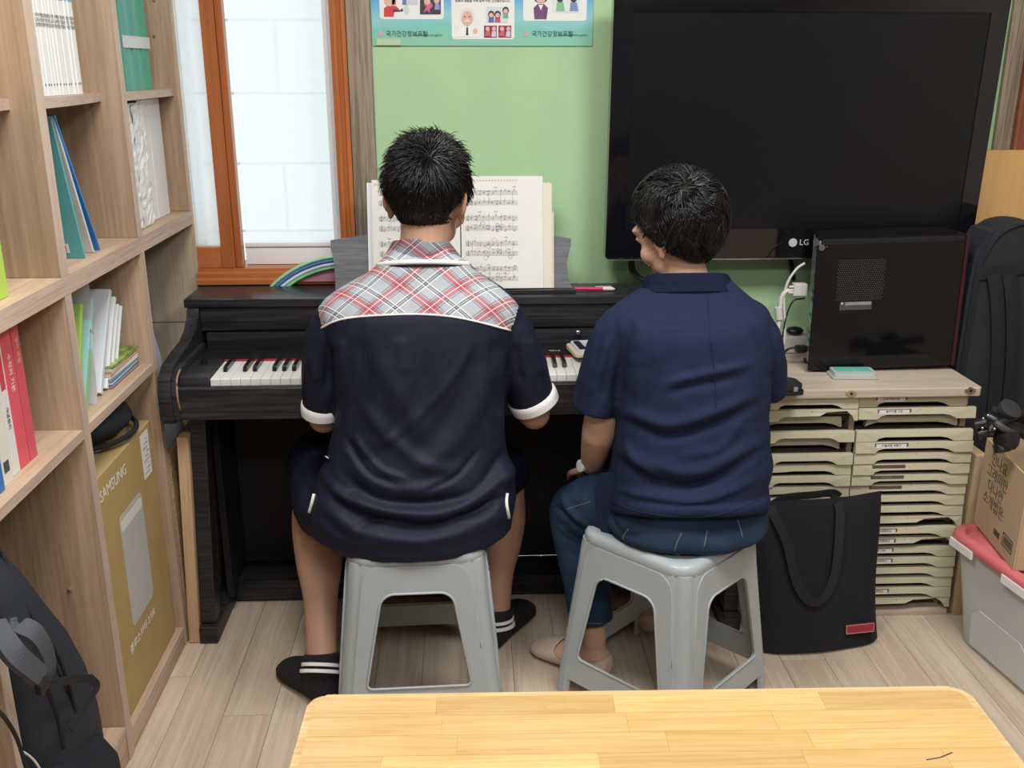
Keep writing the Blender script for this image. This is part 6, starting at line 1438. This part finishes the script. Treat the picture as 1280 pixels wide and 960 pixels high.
folds = [([(690, 630), (720, 655), (760, 680)], 4, -.008), ([(695, 655), (725, 675), (762, 688)], 4, .006), ([(700, 610), (712, 640), (740, 665)], 4, .005), ([(705, 680), (725, 700), (760, 705)], 5, -.003), ([(712, 775), (735, 781), (764, 782)], 2, .003), ([(760, 640), (775, 665), (800, 672)], 4, -.006)]
jn = cloth('jeans', bm, .0050, M_['denim'], wo, folds, .0035, 4, seed=33, nscale=12)
bv3 = bvh_of(jn.data)
for pts in ([(786, 661), (779, 672), (784, 684)], [(852, 666), (846, 679), (843, 689)], [(884, 663), (882, 674), (880, 684)], [(922, 650), (926, 662), (928, 672)], [(708, 637), (722, 632), (738, 627)], [(712, 774), (735, 779), (764, 780)]):
    seam(bv3, pts, .0011, 'jeans_seam', M_['stitch'], wo, off=.0002, k=4)
for an, yw in ((wla, wfl), (wra, wfr)):
    bm = bmesh.new(); foot(bm, an, yw, .217 if yw < -40 else .232, grow=.0035); me = remesh(bm, .0045, 3, 'sock'); smooth_mesh(me)
    bm = bmesh.new(); bm.from_mesh(me); dd = V((math.sin(R(yw)), math.cos(R(yw)), 0)); hb_ = V((an.x, an.y, 0)) - dd * .035
    kill = [f for f in bm.faces if f.calc_center_median().z > .040 + .02 * math.cos((f.calc_center_median() - hb_).dot(dd) / .16 * 2 * math.pi) + (.0 if (f.calc_center_median() - hb_).dot(dd) < .13 else .2)]
    bmesh.ops.delete(bm, geom=kill, context='FACES'); bmesh.ops.solidify(bm, geom=bm.faces[:], thickness=.0015); rel(obj('foot_cover_sock', bm, M_['sock_beige'], smooth=True), wo)
# wristwatch: worn, moves with the arm
ax = (wlw - wle).normalized(); wc_ = wle + (wlw - wle) * .84; bm = bmesh.new(); tube(bm, [wc_ - ax * .008, wc_ - ax * .007, wc_ + ax * .007, wc_ + ax * .008], [.027, .0300, .0300, .027], 24, (0, 1, 0)); w_b = rel(obj('watch_strap', bm, M_['black_plastic'], smooth=50), wo)
bm = bmesh.new(); sdv = V((-1, -.55, .2)).normalized(); cyl(bm, wc_ + sdv * .031, .015, .009, sdv, 24); rel(obj('watch_case', bm, C(.62, .64, .65, .3), bevel=.001, smooth=40), wo)
# ---- woman's hair
wcut = lambda l: (l.y > .062 and l.z < .024) or (l.z < -.088 + max(0, l.y + .045) * 1.5) or (l.y > .034 and l.z < .008) 
hair_cap('hair', wo, WH, WS, (0, -.014, .018), (.081, .098, .096), lambda l: wcut(l) or (l.y > -.02 and l.z < -.020) or l.z < -.072, M_['hair'])
bm = bmesh.new(); ball(bm, WH @ (V((-.0300, -.0655, .0655)) * WS), (.0155, .0155, .0155), WH.to_3x3(), 16); rel(obj('thin_crown', bm, C(.16, .13, .10), smooth=True), wo)
wcrown = V((-.037, -.078, .078))
def wo_strand(r):
    th = r.uniform(0, 2 * math.pi); zz = r.uniform(-.98, 1); q_ = math.sqrt(max(0, 1 - zz * zz)); d = V((q_ * math.cos(th), q_ * math.sin(th), zz))
    c0_ = V((0, -.014, .018)); rr = V((.083, .100, .098)); root = c0_ + V((d.x * rr.x, d.y * rr.y, d.z * rr.z))
    if wcut(root - V((0, 0, .003))): return None
    n_ = V((d.x / rr.x, d.y / rr.y, d.z / rr.z)).normalized(); flow = root - wcrown; flow -= n_ * flow.dot(n_); dist = flow.length
    if dist < .016 and r.uniform() < .8: return None
    flow.normalize(); ph = 6 * noise.noise(root * 22); sw = n_.cross(flow); flow = (flow + sw * (.95 * math.sin(ph * 2) + .45) + V(tuple(r.normal(0, .12, 3)))).normalized()
    L = (.035 + .045 * max(0, min(1, (root.z + .09) / .12))) * r.uniform(.7, 1.2); p = root.copy(); P = []; dr = flow; lift = r.uniform(.10, .30) + .35 * max(0, noise.noise(root * 30 + V((5, 1, 2))))
    if 1:
     for i in range(8):
        P.append(list(WH @ (p * WS))); l = (p - c0_); nn = V((l.x / rr.x ** 2, l.y / rr.y ** 2, l.z / rr.z ** 2)).normalized()
        dr = (dr + sw * .35 * math.sin(ph + i * .9) + V((0, 0, -.10)) + nn * (lift if i < 3 else -.16)).normalized()
        p = p + dr * L / 7; l = p - c0_; e_ = math.sqrt((l.x / rr.x) ** 2 + (l.y / rr.y) ** 2 + (l.z / rr.z) ** 2)
        if e_ < 1.01: p = c0_ + l / e_ * 1.012
        if e_ > 1.15 + .07 * max(0, ph / 6): p = c0_ + l / e_ * (1.14 + .07 * max(0, ph / 6))
        if i > 1 and wcut(p + V((0, 0, .004))) : break
    return P
strands('hair_strands', M_['hair'], wo, wo_strand, 7500, wid=.0012, seed=8)
strands('grey_hair_strands', M_['hair_grey'], wo, wo_strand, 1000, wid=.0009, seed=18)
